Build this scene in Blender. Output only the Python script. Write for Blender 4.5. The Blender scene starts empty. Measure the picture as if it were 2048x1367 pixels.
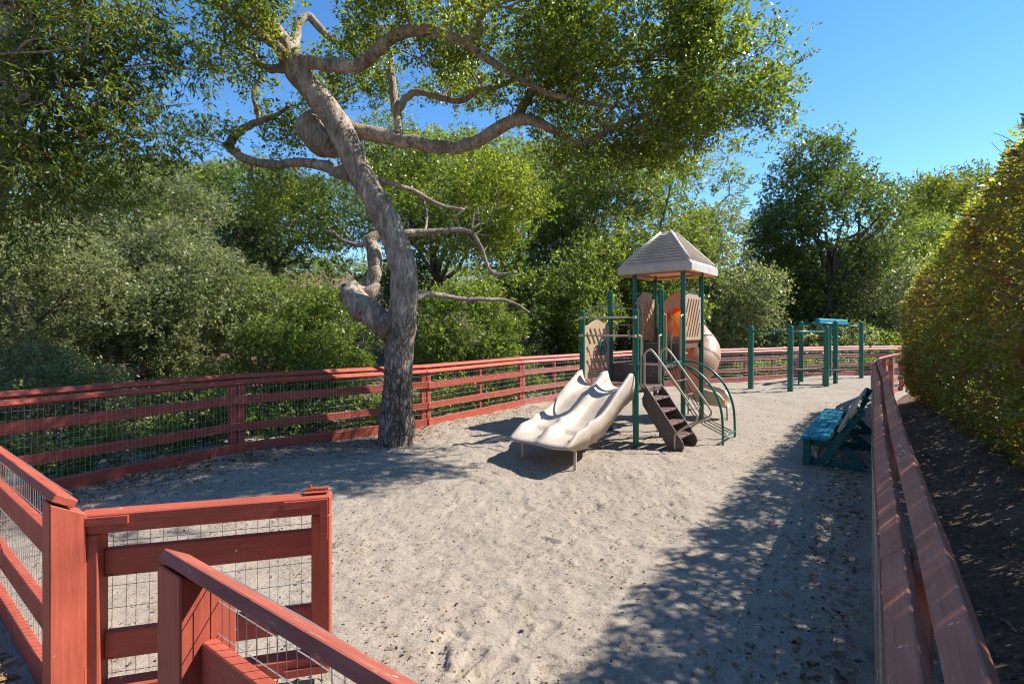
import bpy, bmesh, math, random
import numpy as np
from mathutils import Vector, Matrix

R = math.radians
random.seed(7)
rng = np.random.default_rng(11)
scene = bpy.context.scene
COL = scene.collection

# ------------------------------------------------------------------ camera, sky, sun
EYE = 1.8
cam_d = bpy.data.cameras.new("camera")
cam = bpy.data.objects.new("camera", cam_d)
COL.objects.link(cam)
cam.location = (0, 0, EYE)
cam.rotation_euler = (R(90), 0, 0)
cam_d.sensor_width = 36.0
cam_d.lens = 36.0 * 1000 / 2048
cam_d.shift_y = -23.5 / 2048
cam_d.clip_start = 0.02
cam_d.clip_end = 2000
scene.camera = cam

SUN_EL = R(45)
SUN_AZ = math.atan2(0.977, 0.215)          # clockwise from +Y
world = bpy.data.worlds.new("World")
scene.world = world
world.use_nodes = True
wn = world.node_tree
bg = wn.nodes["Background"]
sky = wn.nodes.new("ShaderNodeTexSky")
sky.sky_type = 'NISHITA'
sky.sun_disc = False
sky.sun_elevation = SUN_EL
sky.sun_rotation = SUN_AZ
sky.altitude = 200
sky.air_density = 1.0
sky.dust_density = 0.0
sky.ozone_density = 3.2
bg.inputs[1].default_value = 0.132
hsv = wn.nodes.new("ShaderNodeHueSaturation")
hsv.inputs["Saturation"].default_value = 1.22
hsv.inputs["Value"].default_value = 1.0
wn.links.new(sky.outputs[0], hsv.inputs["Color"])
wn.links.new(hsv.outputs[0], bg.inputs[0])

sun_d = bpy.data.lights.new("sun", 'SUN')
sun_d.energy = 5.0
sun_d.angle = R(0.5)
sun_d.color = (1.0, 0.94, 0.84)
sun = bpy.data.objects.new("sun", sun_d)
COL.objects.link(sun)
SV = Vector((math.sin(SUN_AZ) * math.cos(SUN_EL), math.cos(SUN_AZ) * math.cos(SUN_EL), math.sin(SUN_EL)))
sun.rotation_euler = SV.to_track_quat('Z', 'Y').to_euler()
sun.location = (20, 10, 30)

vs = scene.view_settings
vs.view_transform = 'Standard'
vs.look = 'None'
vs.exposure = 0.84
vs.gamma = 1.0
vs.use_curve_mapping = False
cy = scene.cycles
cy.max_bounces = 8
cy.diffuse_bounces = 4
cy.glossy_bounces = 2
cy.transmission_bounces = 6
cy.transparent_max_bounces = 4
cy.caustics_reflective = False
cy.caustics_refractive = False
cy.use_denoising = True
cy.filter_width = 1.1
try:
    cy.denoiser = 'OPENIMAGEDENOISE'
except Exception:
    pass

# ------------------------------------------------------------------ helpers
def Q(px, py, d):
    return np.array([(px - 1024) * d / 1000, d, EYE - (py - 660) * d / 1000])

def link(o, parent=None):
    COL.objects.link(o)
    if parent is not None:
        o.parent = parent
        if parent.get('_t') is not None:
            pass
    return o

def tag(o, label=None, cat=None, group=None, kind=None):
    if label: o["label"] = label
    if cat: o["category"] = cat
    if group: o["group"] = group
    if kind: o["kind"] = kind
    return o

def empty(name, loc, rz=0.0):
    e = bpy.data.objects.new(name, None)
    e.location = loc
    e.rotation_euler = (0, 0, rz)
    e.empty_display_size = 0.2
    COL.objects.link(e)
    return e

def child_inv(parent):
    """inverse of a parent's own transform (translation + z rotation)"""
    m = Matrix.Translation(parent.location) @ Matrix.Rotation(parent.rotation_euler[2], 4, 'Z')
    return m.inverted()

class MB:
    def __init__(s):
        s.V = []; s.F = []; s.n = 0
    def add(s, V, F):
        V = np.asarray(V, float).reshape(-1, 3)
        s.V.append(V)
        for f in F:
            s.F.append([i + s.n for i in f])
        s.n += len(V)
        return s
    def box(s, c, size, M=None):
        x, y, z = [k / 2 for k in size]
        V = np.array([[-x,-y,-z],[x,-y,-z],[x,y,-z],[-x,y,-z],[-x,-y,z],[x,-y,z],[x,y,z],[-x,y,z]])
        if M is not None:
            V = V @ np.array(M).T
        V = V + np.array(c)
        return s.add(V, [(0,3,2,1),(4,5,6,7),(0,1,5,4),(1,2,6,5),(2,3,7,6),(3,0,4,7)])
    def tube(s, pts, rad, n=8, cap=True, smooth=0, gnarl=0.0, gseed=0.0):
        pts = np.asarray(pts, float)
        rad = np.full(len(pts), rad) if np.isscalar(rad) else np.asarray(rad, float)
        if smooth and len(pts) > 2:
            pts, rad = catmull(pts, rad, smooth)
        m = len(pts)
        T = np.gradient(pts, axis=0)
        T /= np.linalg.norm(T, axis=1)[:, None] + 1e-9
        ref = np.array([0, 0, 1.0]) if abs(T[0][2]) < .9 else np.array([1.0, 0, 0])
        U = np.zeros_like(pts)
        u = np.cross(T[0], ref); u /= np.linalg.norm(u)
        for i in range(m):
            u = u - T[i] * u.dot(T[i])
            u /= np.linalg.norm(u) + 1e-9
            U[i] = u
        W = np.cross(T, U)
        a = np.linspace(0, 2 * np.pi, n, endpoint=False)
        RR = np.repeat(rad[:, None], n, 1)
        if gnarl:
            ii, jj = np.meshgrid(np.arange(m), np.arange(n), indexing='ij')
            ja = np.minimum(jj, n - jj)
            RR = RR * (1 + gnarl * (vnoise(ii * .33 + gseed, ja * .8 + gseed * 3) - .5) + gnarl * .7 * (vnoise(ii * .9 + 5 + gseed, jj * 1.9) - .5))
        V = pts[:, None, :] + RR[:, :, None] * (np.cos(a)[None, :, None] * U[:, None, :] + np.sin(a)[None, :, None] * W[:, None, :])
        F = []
        for i in range(m - 1):
            for j in range(n):
                k = (j + 1) % n
                F.append((i * n + j, i * n + k, (i + 1) * n + k, (i + 1) * n + j))
        if cap:
            F.append(tuple(range(n))[::-1])
            F.append(tuple((m - 1) * n + j for j in range(n)))
        return s.add(V.reshape(-1, 3), F)
    def build(s, name, mat, parent=None, smooth=False, bevel=0.0, world=False):
        me = bpy.data.meshes.new(name)
        V = np.concatenate(s.V)
        me.from_pydata(V.tolist(), [], s.F)
        me.update()
        if bevel:
            bm = bmesh.new(); bm.from_mesh(me)
            bmesh.ops.bevel(bm, geom=list(bm.edges), offset=bevel, segments=1, affect='EDGES', profile=.5)
            bm.to_mesh(me); bm.free()
        if smooth:
            me.polygons.foreach_set("use_smooth", [True] * len(me.polygons))
        me.materials.append(mat)
        o = bpy.data.objects.new(name, me)
        COL.objects.link(o)
        if parent is not None:
            o.parent = parent
            if world:
                o.matrix_parent_inverse = child_inv(parent)
        return o

def catmull(pts, rad, k):
    P = np.vstack([2 * pts[0] - pts[1], pts, 2 * pts[-1] - pts[-2]])
    Rr = np.concatenate([[rad[0]], rad, [rad[-1]]])
    out, ro = [], []
    for i in range(1, len(P) - 2):
        for j in range(k):
            t = j / k
            t2, t3 = t * t, t ** 3
            out.append(.5 * ((2 * P[i]) + (-P[i-1] + P[i+1]) * t + (2*P[i-1] - 5*P[i] + 4*P[i+1] - P[i+2]) * t2 + (-P[i-1] + 3*P[i] - 3*P[i+1] + P[i+2]) * t3))
            ro.append(Rr[i] * (1 - t) + Rr[i+1] * t)
    out.append(P[-2]); ro.append(Rr[-2])
    return np.array(out), np.array(ro)

def unit(v):
    return v / (np.linalg.norm(v, axis=-1, keepdims=True) + 1e-9)

# value noise (numpy) -------------------------------------------------
_tab = rng.random((256, 256))
def vnoise(x, y):
    xi = np.floor(x).astype(int); yi = np.floor(y).astype(int)
    fx = x - xi; fy = y - yi
    fx = fx * fx * (3 - 2 * fx); fy = fy * fy * (3 - 2 * fy)
    a = _tab[xi % 256, yi % 256]; b = _tab[(xi + 1) % 256, yi % 256]
    c = _tab[xi % 256, (yi + 1) % 256]; d = _tab[(xi + 1) % 256, (yi + 1) % 256]
    return (a * (1 - fx) + b * fx) * (1 - fy) + (c * (1 - fx) + d * fx) * fy

# ------------------------------------------------------------------ materials
def nt_new(name):
    m = bpy.data.materials.new(name)
    m.use_nodes = True
    nt = m.node_tree
    return m, nt, nt.nodes["Principled BSDF"], nt.nodes["Material Output"]

def N(nt, t, **kw):
    n = nt.nodes.new(t)
    for k, v in kw.items():
        setattr(n, k, v)
    return n

def ramp(nt, stops, interp='LINEAR'):
    r = N(nt, "ShaderNodeValToRGB")
    cr = r.color_ramp
    cr.interpolation = interp
    while len(cr.elements) < len(stops):
        cr.elements.new(0.5)
    for e, (p, c) in zip(cr.elements, stops):
        e.position = p
        e.color = (c[0], c[1], c[2], 1)
    return r

def coords(nt, scale=(1, 1, 1), kind="Object"):
    tc = N(nt, "ShaderNodeTexCoord")
    mp = N(nt, "ShaderNodeMapping")
    mp.inputs["Scale"].default_value = scale
    nt.links.new(tc.outputs[kind], mp.inputs["Vector"])
    return mp.outputs["Vector"]

def noise(nt, vec, scale, detail=3, rough=.55, dist=0.0):
    n = N(nt, "ShaderNodeTexNoise")
    n.inputs["Scale"].default_value = scale
    n.inputs["Detail"].default_value = detail
    n.inputs["Roughness"].default_value = rough
    n.inputs["Distortion"].default_value = dist
    nt.links.new(vec, n.inputs["Vector"])
    return n.outputs["Fac"]

def bump(nt, bsdf, fac, strength, dist=.01, prev=None):
    b = N(nt, "ShaderNodeBump")
    b.inputs["Strength"].default_value = strength
    b.inputs["Distance"].default_value = dist
    nt.links.new(fac, b.inputs["Height"])
    if prev is not None:
        nt.links.new(prev, b.inputs["Normal"])
    nt.links.new(b.outputs["Normal"], bsdf.inputs["Normal"])
    return b.outputs["Normal"]

def mix(nt, fac, a, b, mode='MIX'):
    m = N(nt, "ShaderNodeMix", data_type='RGBA', blend_type=mode)
    for sock, val in ((m.inputs[0], fac), (m.inputs[6], a), (m.inputs[7], b)):
        if isinstance(val, (int, float)):
            sock.default_value = val
        elif isinstance(val, tuple):
            sock.default_value = (*val, 1)
        else:
            nt.links.new(val, sock)
    return m.outputs[2]

def wood_mat(name, c1, c2, worn=None, worn_at=.62, rough=.6, grain=1.0):
    m, nt, b, out = nt_new(name)
    v = coords(nt, (1.6, 26, 26))
    f = noise(nt, v, 2.2, 5, .6, .6)
    col = ramp(nt, [(.3, c1), (.7, c2)])
    nt.links.new(f, col.inputs[0])
    v2 = coords(nt, (1, 1, 1))
    f2 = noise(nt, v2, 3.0, 4, .6)
    r2 = ramp(nt, [(.35, (.78, .78, .78)), (.7, (1.08, 1.06, 1.05))])
    nt.links.new(f2, r2.inputs[0])
    c = mix(nt, 1.0, col.outputs[0], r2.outputs[0], 'MULTIPLY')
    if worn:
        v3 = coords(nt, (3, 14, 14))
        f3 = noise(nt, v3, 3.5, 6, .7)
        r3 = ramp(nt, [(worn_at, (0, 0, 0)), (worn_at + .06, (1, 1, 1))])
        nt.links.new(f3, r3.inputs[0])
        c = mix(nt, r3.outputs[0], c, worn)
    # chips, droppings and knots
    f4 = noise(nt, v2, 16, 3, .5)
    r4 = ramp(nt, [(.735, (0, 0, 0)), (.75, (.8, .8, .8))])
    nt.links.new(f4, r4.inputs[0])
    c = mix(nt, r4.outputs[0], c, (.62, .53, .47))
    f5 = noise(nt, coords(nt, (1.5, 7, 7)), 4.5, 4, .6)
    r5 = ramp(nt, [(.27, (.42, .38, .36)), (.34, (1, 1, 1))])
    nt.links.new(f5, r5.inputs[0])
    c = mix(nt, 1.0, c, r5.outputs[0], 'MULTIPLY')
    nt.links.new(c, b.inputs["Base Color"])
    b.inputs["Roughness"].default_value = rough
    b.inputs["Specular IOR Level"].default_value = .22
    bump(nt, b, f, .35 * grain, .004)
    return m

def plain_mat(name, c, rough=.5, spec=.5, var=.12, bumpy=0.0, scale=6, transl=None, tfac=.25, metal=0, coat=0, dirt=None):
    m, nt, b, out = nt_new(name)
    v = coords(nt)
    f = noise(nt, v, scale, 5, .6)
    lo = tuple(k * (1 - var) for k in c); hi = tuple(min(1, k * (1 + var)) for k in c)
    r = ramp(nt, [(.3, lo), (.7, hi)])
    nt.links.new(f, r.inputs[0])
    colr = r.outputs[0]
    if dirt:
        f2 = noise(nt, v, scale * 2.5, 6, .7)
        r2 = ramp(nt, [(.52, (0, 0, 0)), (.72, (.75, .75, .75))])
        nt.links.new(f2, r2.inputs[0])
        colr = mix(nt, r2.outputs[0], colr, dirt)
    nt.links.new(colr, b.inputs["Base Color"])
    b.inputs["Roughness"].default_value = rough
    b.inputs["Specular IOR Level"].default_value = spec
    b.inputs["Metallic"].default_value = metal
    b.inputs["Coat Weight"].default_value = coat
    if bumpy:
        f3 = noise(nt, v, scale * 8, 3, .6)
        bump(nt, b, f3, bumpy, .004)
    if transl:
        t = N(nt, "ShaderNodeBsdfTranslucent")
        t.inputs[0].default_value = (*transl, 1)
        ms = N(nt, "ShaderNodeMixShader")
        ms.inputs[0].default_value = tfac
        nt.links.new(b.outputs[0], ms.inputs[1])
        nt.links.new(t.outputs[0], ms.inputs[2])
        nt.links.new(ms.outputs[0], out.inputs[0])
    return m

def leaf_mat(name, dark, mid, light, brown=(.16, .07, .03), bfrac=.02, rough=.42, spec=.5, tfac=.48, tcol=None, vscale=.7, patch=None):
    m, nt, b, out = nt_new(name)
    at = N(nt, "ShaderNodeAttribute", attribute_name="rnd")
    r = ramp(nt, [(0, brown), (bfrac, brown), (bfrac + .001, dark), (.55, mid), (1.0, light)])
    nt.links.new(at.outputs["Fac"], r.inputs[0])
    v = coords(nt)
    f = noise(nt, v, vscale, 3, .6)
    r2 = ramp(nt, [(.3, (.72, .8, .72)), (.7, (1.2, 1.12, 1.1))])
    nt.links.new(f, r2.inputs[0])
    c = mix(nt, 1.0, r.outputs[0], r2.outputs[0], 'MULTIPLY')
    if patch:
        fp = noise(nt, v, 1.5, 4, .6)
        rp_ = ramp(nt, [(.44, (0, 0, 0)), (.60, (.8, .8, .8))])
        nt.links.new(fp, rp_.inputs[0])
        c = mix(nt, rp_.outputs[0], c, patch)
    nt.links.new(c, b.inputs["Base Color"])
    b.inputs["Roughness"].default_value = rough
    b.inputs["Specular IOR Level"].default_value = spec
    t = N(nt, "ShaderNodeBsdfTranslucent")
    tc = mix(nt, 1.0, c, tcol or (2.1, 2.2, .55), 'MULTIPLY')
    nt.links.new(tc, t.inputs[0])
    ms = N(nt, "ShaderNodeMixShader")
    ms.inputs[0].default_value = tfac
    nt.links.new(b.outputs[0], ms.inputs[1])
    nt.links.new(t.outputs[0], ms.inputs[2])
    nt.links.new(ms.outputs[0], out.inputs[0])
    return m

def bark_mat(name, c1, c2, c3, vs=1.0, rough_foot=False):
    m, nt, b, out = nt_new(name)
    v = coords(nt, (7 * vs, 7 * vs, 2.2 * vs))
    f = noise(nt, v, 2.2, 7, .68, .8)
    r = ramp(nt, [(.32, c1), (.5, c2), (.68, c3)])
    nt.links.new(f, r.inputs[0])
    v2 = coords(nt, (1, 1, .6))
    f2 = noise(nt, v2, 3.2, 5, .65)
    r2 = ramp(nt, [(.36, (.62, .6, .57)), (.62, (1.1, 1.08, 1.06))])
    nt.links.new(f2, r2.inputs[0])
    c = mix(nt, 1.0, r.outputs[0], r2.outputs[0], 'MULTIPLY')
    b.inputs["Roughness"].default_value = .85
    b.inputs["Specular IOR Level"].default_value = .2
    # fissures: edges of long cells, warped by noise
    v3 = coords(nt, (1, 1, .34))
    wn_ = N(nt, "ShaderNodeTexNoise"); wn_.inputs["Scale"].default_value = 9; wn_.inputs["Detail"].default_value = 4
    nt.links.new(v3, wn_.inputs["Vector"])
    va = N(nt, "ShaderNodeVectorMath", operation='MULTIPLY_ADD')
    nt.links.new(wn_.outputs["Color"], va.inputs[0]); va.inputs[1].default_value = (.16, .16, .16); nt.links.new(v3, va.inputs[2])
    vo = N(nt, "ShaderNodeTexVoronoi", feature='DISTANCE_TO_EDGE'); vo.inputs["Scale"].default_value = 17 * vs
    nt.links.new(va.outputs[0], vo.inputs["Vector"])
    cr = ramp(nt, [(0.0, (0, 0, 0)), (.16, (1, 1, 1))])
    nt.links.new(vo.outputs["Distance"], cr.inputs[0])
    if rough_foot:
        sp = N(nt, "ShaderNodeSeparateXYZ"); tc = N(nt, "ShaderNodeTexCoord"); nt.links.new(tc.outputs["Object"], sp.inputs[0])
        mr = N(nt, "ShaderNodeMapRange"); mr.inputs[1].default_value = 2.3; mr.inputs[2].default_value = 1.0; mr.inputs[3].default_value = .22; mr.inputs[4].default_value = 1.0
        nt.links.new(sp.outputs[2], mr.inputs[0]); amt = mr.outputs[0]
    else:
        amt = .45
    crk = mix(nt, amt, (1, 1, 1), cr.outputs[0])
    dk = mix(nt, crk, (.42, .36, .32), (1, 1, 1))
    c = mix(nt, 1.0, c, dk, 'MULTIPLY')
    nt.links.new(c, b.inputs["Base Color"])
    n1 = bump(nt, b, f, .8, .03)
    f3 = noise(nt, v, 9, 4, .6)
    n2 = bump(nt, b, f3, .5, .008, n1)
    bump(nt, b, crk, .9, .03, n2)
    return m

M = {}
M['red'] = wood_mat("red_paint", (.39, .080, .050), (.50, .122, .078), worn=(.47, .30, .25), worn_at=.69)
M['red_dull'] = wood_mat("weathered_red_paint", (.44, .165, .11), (.54, .235, .165), worn=(.52, .35, .24), worn_at=.63, grain=1.6)
M['red_dull2'] = wood_mat("worn_red_paint", (.34, .085, .06), (.44, .13, .095), worn=(.45, .25, .18), worn_at=.60, grain=2.2)
M['red_pale'] = wood_mat("pale_red_paint", (.41, .135, .115), (.52, .19, .16), worn=(.6, .42, .37), worn_at=.70)  # paler, pinker red for the far bays
M['green'] = plain_mat("green_enamel", (.008, .14, .095), rough=.34, var=.18, coat=.1)
M['teal'] = wood_mat("teal_paint", (.010, .20, .27), (.03, .31, .40), worn=(.2, .38, .4), worn_at=.68)
M['teal_dark'] = wood_mat("dark_teal_paint", (.012, .09, .085), (.025, .14, .125))
M['tan_worn'] = wood_mat("teal_paint_worn_to_wood", (.36, .33, .22), (.46, .43, .31), worn=(.08, .26, .28), worn_at=.63)
M['tan'] = plain_mat("tan_powder_coat", (.52, .42, .29), rough=.4, var=.08)
M['beige'] = plain_mat("beige_plastic", (.66, .51, .34), rough=.48, var=.06, transl=(.75, .26, .07), tfac=.3)
M['slide'] = plain_mat("pale_slide_plastic", (.50, .41, .335), rough=.55, var=.12, scale=5, dirt=(.40, .30, .225))
M['tube'] = plain_mat("tube_plastic", (.60, .48, .34), rough=.45, var=.06, transl=(1.0, .28, .05), tfac=.3)
M['tan_plastic'] = plain_mat("tan_plastic", (.58, .46, .32), rough=.45, var=.08)
M['roof'] = plain_mat("roof_plastic", (.68, .62, .55), rough=.6, var=.12, scale=4, transl=(.8, .28, .08), tfac=.16, bumpy=.08)
M['brown'] = plain_mat("brown_vinyl", (.12, .082, .066), rough=.55, var=.15, scale=14)
M['deck'] = plain_mat("brown_deck_vinyl", (.15, .085, .075), rough=.6, var=.25, scale=18, dirt=(.3, .22, .19))
M['orange'] = plain_mat("painted_tube_glow", (.62, .10, .02), rough=.4, var=.05, transl=(1.0, .16, .015), tfac=.5)  # orange stands in for sunlight coming through the tan tube wall
M['seam'] = plain_mat("seam_band", (.13, .07, .045), rough=.6)
M['steel'] = plain_mat("galvanised_wire", (.46, .45, .43), rough=.5, metal=.35, var=.2)
M['chain'] = plain_mat("dark_chain", (.07, .05, .045), rough=.5)
M['white_scuff'] = plain_mat("white_scuff", (.62, .55, .52), rough=.8)
M['oak_bark'] = bark_mat("oak_bark", (.175, .13, .098), (.40, .325, .26), (.62, .53, .435), rough_foot=True)
M['dark_bark'] = bark_mat("dark_bark", (.07, .05, .04), (.16, .125, .1), (.27, .22, .18))
M['twig'] = bark_mat("pale_twig", (.14, .10, .08), (.26, .2, .155), (.38, .31, .25), 3)
M['hedge_twig'] = bark_mat("hedge_twig", (.26, .19, .14), (.42, .33, .25), (.55, .46, .36), 3)
M['oak_leaf'] = leaf_mat("oak_leaf", (.075, .10, .02), (.15, .185, .036), (.27, .295, .075), rough=.33)
M['oak_leaf2'] = leaf_mat("olive_oak_leaf", (.07, .098, .026), (.145, .18, .048), (.25, .275, .10), bfrac=.03, rough=.42, vscale=.4)
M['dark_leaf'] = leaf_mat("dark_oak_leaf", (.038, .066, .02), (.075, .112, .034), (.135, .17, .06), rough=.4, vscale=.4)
M['willow_leaf'] = leaf_mat("grey_green_leaf", (.095, .115, .056), (.18, .20, .105), (.31, .325, .20), bfrac=.07, brown=(.24, .18, .13), rough=.4, tcol=(1.8, 1.9, .9), vscale=.6)
M['bright_leaf'] = leaf_mat("bright_shrub_leaf", (.065, .10, .025), (.14, .185, .046), (.24, .285, .095), bfrac=.02, rough=.4, vscale=.6)
M['yellow_leaf'] = leaf_mat("yellowish_leaf", (.07, .085, .018), (.14, .15, .03), (.22, .22, .06), rough=.5, vscale=.4)
M['bay_leaf'] = leaf_mat("bay_leaf", (.06, .09, .02), (.12, .155, .036), (.22, .245, .075), bfrac=.06, rough=.45, spec=.3)
M['hedge_leaf'] = leaf_mat("hedge_leaf", (.12, .155, .036), (.22, .25, .06), (.36, .36, .11), bfrac=.12, patch=(.25, .135, .07), brown=(.34, .17, .08), rough=.4, tfac=.4)

M['rim_light_leaf'] = leaf_mat("painted_rim_light_leaf", (.15, .18, .03), (.25, .27, .05), (.36, .36, .09), bfrac=.04, rough=.4, tfac=.45)  # lighter yellow-green, the hedge's sunlit rim put into the leaf colour

def sand_mat():
    m, nt, b, out = nt_new("sand")
    v = coords(nt)
    f = noise(nt, v, 1.3, 5, .6)
    r = ramp(nt, [(.3, (.312, .262, .212)), (.7, (.374, .319, .264))])
    nt.links.new(f, r.inputs[0])
    g = noise(nt, v, 70, 4, .7)
    rg = ramp(nt, [(.30, (.52, .47, .42)), (.43, (1, 1, 1)), (.6, (1.05, 1.05, 1.04)), (.75, (1.2, 1.2, 1.2))])
    nt.links.new(g, rg.inputs[0])
    c = mix(nt, 1.0, r.outputs[0], rg.outputs[0], 'MULTIPLY')
    h = noise(nt, v, 17, 5, .7)
    rh = ramp(nt, [(.36, (.72, .68, .63)), (.46, (1, 1, 1))])
    nt.links.new(h, rh.inputs[0])
    c = mix(nt, 1.0, c, rh.outputs[0], 'MULTIPLY')
    nt.links.new(c, b.inputs["Base Color"])
    b.inputs["Roughness"].default_value = .95
    b.inputs["Specular IOR Level"].default_value = .15
    n1 = bump(nt, b, noise(nt, v, 14, 6, .65), .42, .05)
    n2 = bump(nt, b, noise(nt, v, 38, 4, .7), .55, .016, n1)
    bump(nt, b, noise(nt, v, 110, 3, .7), .5, .008, n2)
    return m
M['sand'] = sand_mat()

def soil_mat():
    m, nt, b, out = nt_new("dry_soil")
    v = coords(nt)
    f = noise(nt, v, .8, 8, .68)
    r = ramp(nt, [(.3, (.12, .088, .066)), (.52, (.21, .155, .115)), (.72, (.33, .235, .175))])
    nt.links.new(f, r.inputs[0])
    g = noise(nt, v, 24, 5, .7)
    rg = ramp(nt, [(.35, (.6, .6, .6)), (.65, (1.2, 1.15, 1.1))])
    nt.links.new(g, rg.inputs[0])
    nt.links.new(mix(nt, 1.0, r.outputs[0], rg.outputs[0], 'MULTIPLY'), b.inputs["Base Color"])
    b.inputs["Roughness"].default_value = .95
    b.inputs["Specular IOR Level"].default_value = .1
    bump(nt, b, noise(nt, v, 9, 7, .7), .9, .08)
    return m
M['soil'] = soil_mat()
M['litter'] = leaf_mat("dry_leaf", (.10, .045, .018), (.24, .125, .05), (.45, .30, .15), brown=(.06, .03, .015), bfrac=.12, rough=.6, tfac=.1, tcol=(1, 1, 1), vscale=9)

# ------------------------------------------------------------------ ground
BACK = [(-5.63, 4.80), (-4.05, 7.35), (-1.62, 9.35), (.22, 12.0), (1.95, 13.9), (4.0, 16.0), (6.45, 17.0), (8.4, 17.9), (10.9, 19.2), (14.3, 20.5), (18.5, 20.9)]
RIGHT = [(.50, .50), (1.33, 1.66), (2.60, 3.45), (3.86, 5.19), (5.35, 7.23), (6.98, 9.55), (8.62, 11.85), (10.4, 13.7), (12.4, 15.6), (15.0, 17.6)]
GATE_L = (-1.985, 2.20)
GATE_R = (-1.03, 1.58)
POLY = BACK + RIGHT[::-1]
SEGS = []
for i in range(len(BACK) - 1): SEGS.append((BACK[i], BACK[i+1], 'b'))
SEGS.append((BACK[-1], RIGHT[-1], 'b'))
for i in range(len(RIGHT) - 1): SEGS.append((RIGHT[i], RIGHT[i+1], 'r'))
SEGS.append((RIGHT[0], BACK[0], 'f'))

def poly_sd(X, Y):
    """distance outside the playground (negative inside) and the side nearest"""
    best = np.full(X.shape, 1e9); side = np.zeros(X.shape, int)
    inside = np.zeros(X.shape, bool)
    for a, b, s in SEGS:
        ax, ay = a; bx_, by_ = b
        dx, dy = bx_ - ax, by_ - ay
        t = np.clip(((X - ax) * dx + (Y - ay) * dy) / (dx * dx + dy * dy), 0, 1)
        dd = np.hypot(X - ax - t * dx, Y - ay - t * dy)
        k = dd < best
        best = np.where(k, dd, best)
        side = np.where(k, {'b': 0, 'r': 1, 'f': 2}[s], side)
        cond = ((ay > Y) != (by_ > Y))
        with np.errstate(divide='ignore', invalid='ignore'):
            xx = ax + (Y - ay) * dx / (dy if dy != 0 else 1e-9)
        inside ^= cond & (X < xx)
    return np.where(inside, -best, best), side

def terrain(X, Y):
    X = np.asarray(X, float); Y = np.asarray(Y, float)
    sd, side = poly_sd(X, Y)
    o = np.maximum(sd, 0)
    back = -.15 + .17 * np.clip(o / .5, 0, 1) - .25 * np.exp(-((o - 4) / 2.0) ** 2)
    rise = np.maximum(o - 4.0, 0) * .30
    back = back + 13 * (1 - np.exp(-rise / 13)) + .35 * (vnoise(X * .3 + 50, Y * .3 + 50) - .5) * np.clip(o / 4, 0, 1)
    bank = -.15 + .20 * np.clip((o - .05) / .25, 0, 1) + .42 * np.clip((o - .25) / 1.1, 0, 1) ** 1.2 + .10 * np.maximum(o - 1.5, 0)
    bank = np.minimum(bank, 8) + .10 * (vnoise(X * 3 + 9, Y * 3 + 5) - .5) * np.clip((o - .25) / .6, 0, 1)
    front = -.15 + .1 * np.maximum(o - 6, 0)
    h = np.where(side == 0, back, np.where(side == 1, bank, front))
    # left of the front fence the bank of shrubs takes over
    lf = np.clip((-X - 6.3) / 1.5, 0, 1)
    h = np.where(side == 2, h * (1 - lf) + np.maximum(h, .1 + .12 * np.maximum(o - 2, 0)) * lf, h)
    return np.where(sd < 0, -.15, h)

def graded(a, b, fine_a, fine_b, step, grow, maxstep):
    mid = list(np.arange(fine_a, fine_b, step))
    s = step; x = fine_b; hi = []
    while x < b:
        hi.append(x); s = min(s * grow, maxstep); x += s
    hi.append(b)
    s = step; x = fine_a; lo = []
    while x > a:
        s = min(s * grow, maxstep); x -= s; lo.append(max(x, a))
    return np.array(sorted(set(np.round(lo + mid + hi, 5))))

def grid_obj(name, xs, ys, Z, mat):
    nx, ny = len(xs), len(ys)
    X, Y = np.meshgrid(xs, ys)
    V = np.stack([X, Y, Z], -1).reshape(-1, 3)
    i = np.arange((ny - 1) * (nx - 1))
    r, c = i // (nx - 1), i % (nx - 1)
    a = r * nx + c
    F = np.stack([a, a + 1, a + nx + 1, a + nx], 1)
    o = fast_mesh(name, V, F, mat)
    o.data.polygons.foreach_set("use_smooth", np.ones(len(F), bool))
    return o

def fast_mesh(name, V, F, mat, rnd=None, parent=None, world=False):
    me = bpy.data.meshes.new(name)
    me.vertices.add(len(V))
    me.vertices.foreach_set("co", np.ascontiguousarray(V, np.float32).ravel())
    k = F.shape[1]
    me.loops.add(F.size)
    me.loops.foreach_set("vertex_index", np.ascontiguousarray(F, np.int32).ravel())
    me.polygons.add(len(F))
    me.polygons.foreach_set("loop_start", np.arange(0, F.size, k, dtype=np.int32))
    me.update(calc_edges=True)
    if rnd is not None:
        a = me.attributes.new("rnd", 'FLOAT', 'FACE')
        a.data.foreach_set("value", np.ascontiguousarray(rnd, np.float32))
    me.materials.append(mat)
    o = bpy.data.objects.new(name, me)
    COL.objects.link(o)
    if parent is not None:
        o.parent = parent
        if world:
            o.matrix_parent_inverse = child_inv(parent)
    return o

gx = graded(-160, 160, -9, 19, .22, 1.12, 8)
gy = graded(-60, 220, -1.5, 26, .22, 1.12, 8)
GX, GY = np.meshgrid(gx, gy)
ground = grid_obj("ground", gx, gy, terrain(GX, GY), M['soil'])
tag(ground, "dry brown soil of the slope and bank outside the playground", None, None, "structure")

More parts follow.
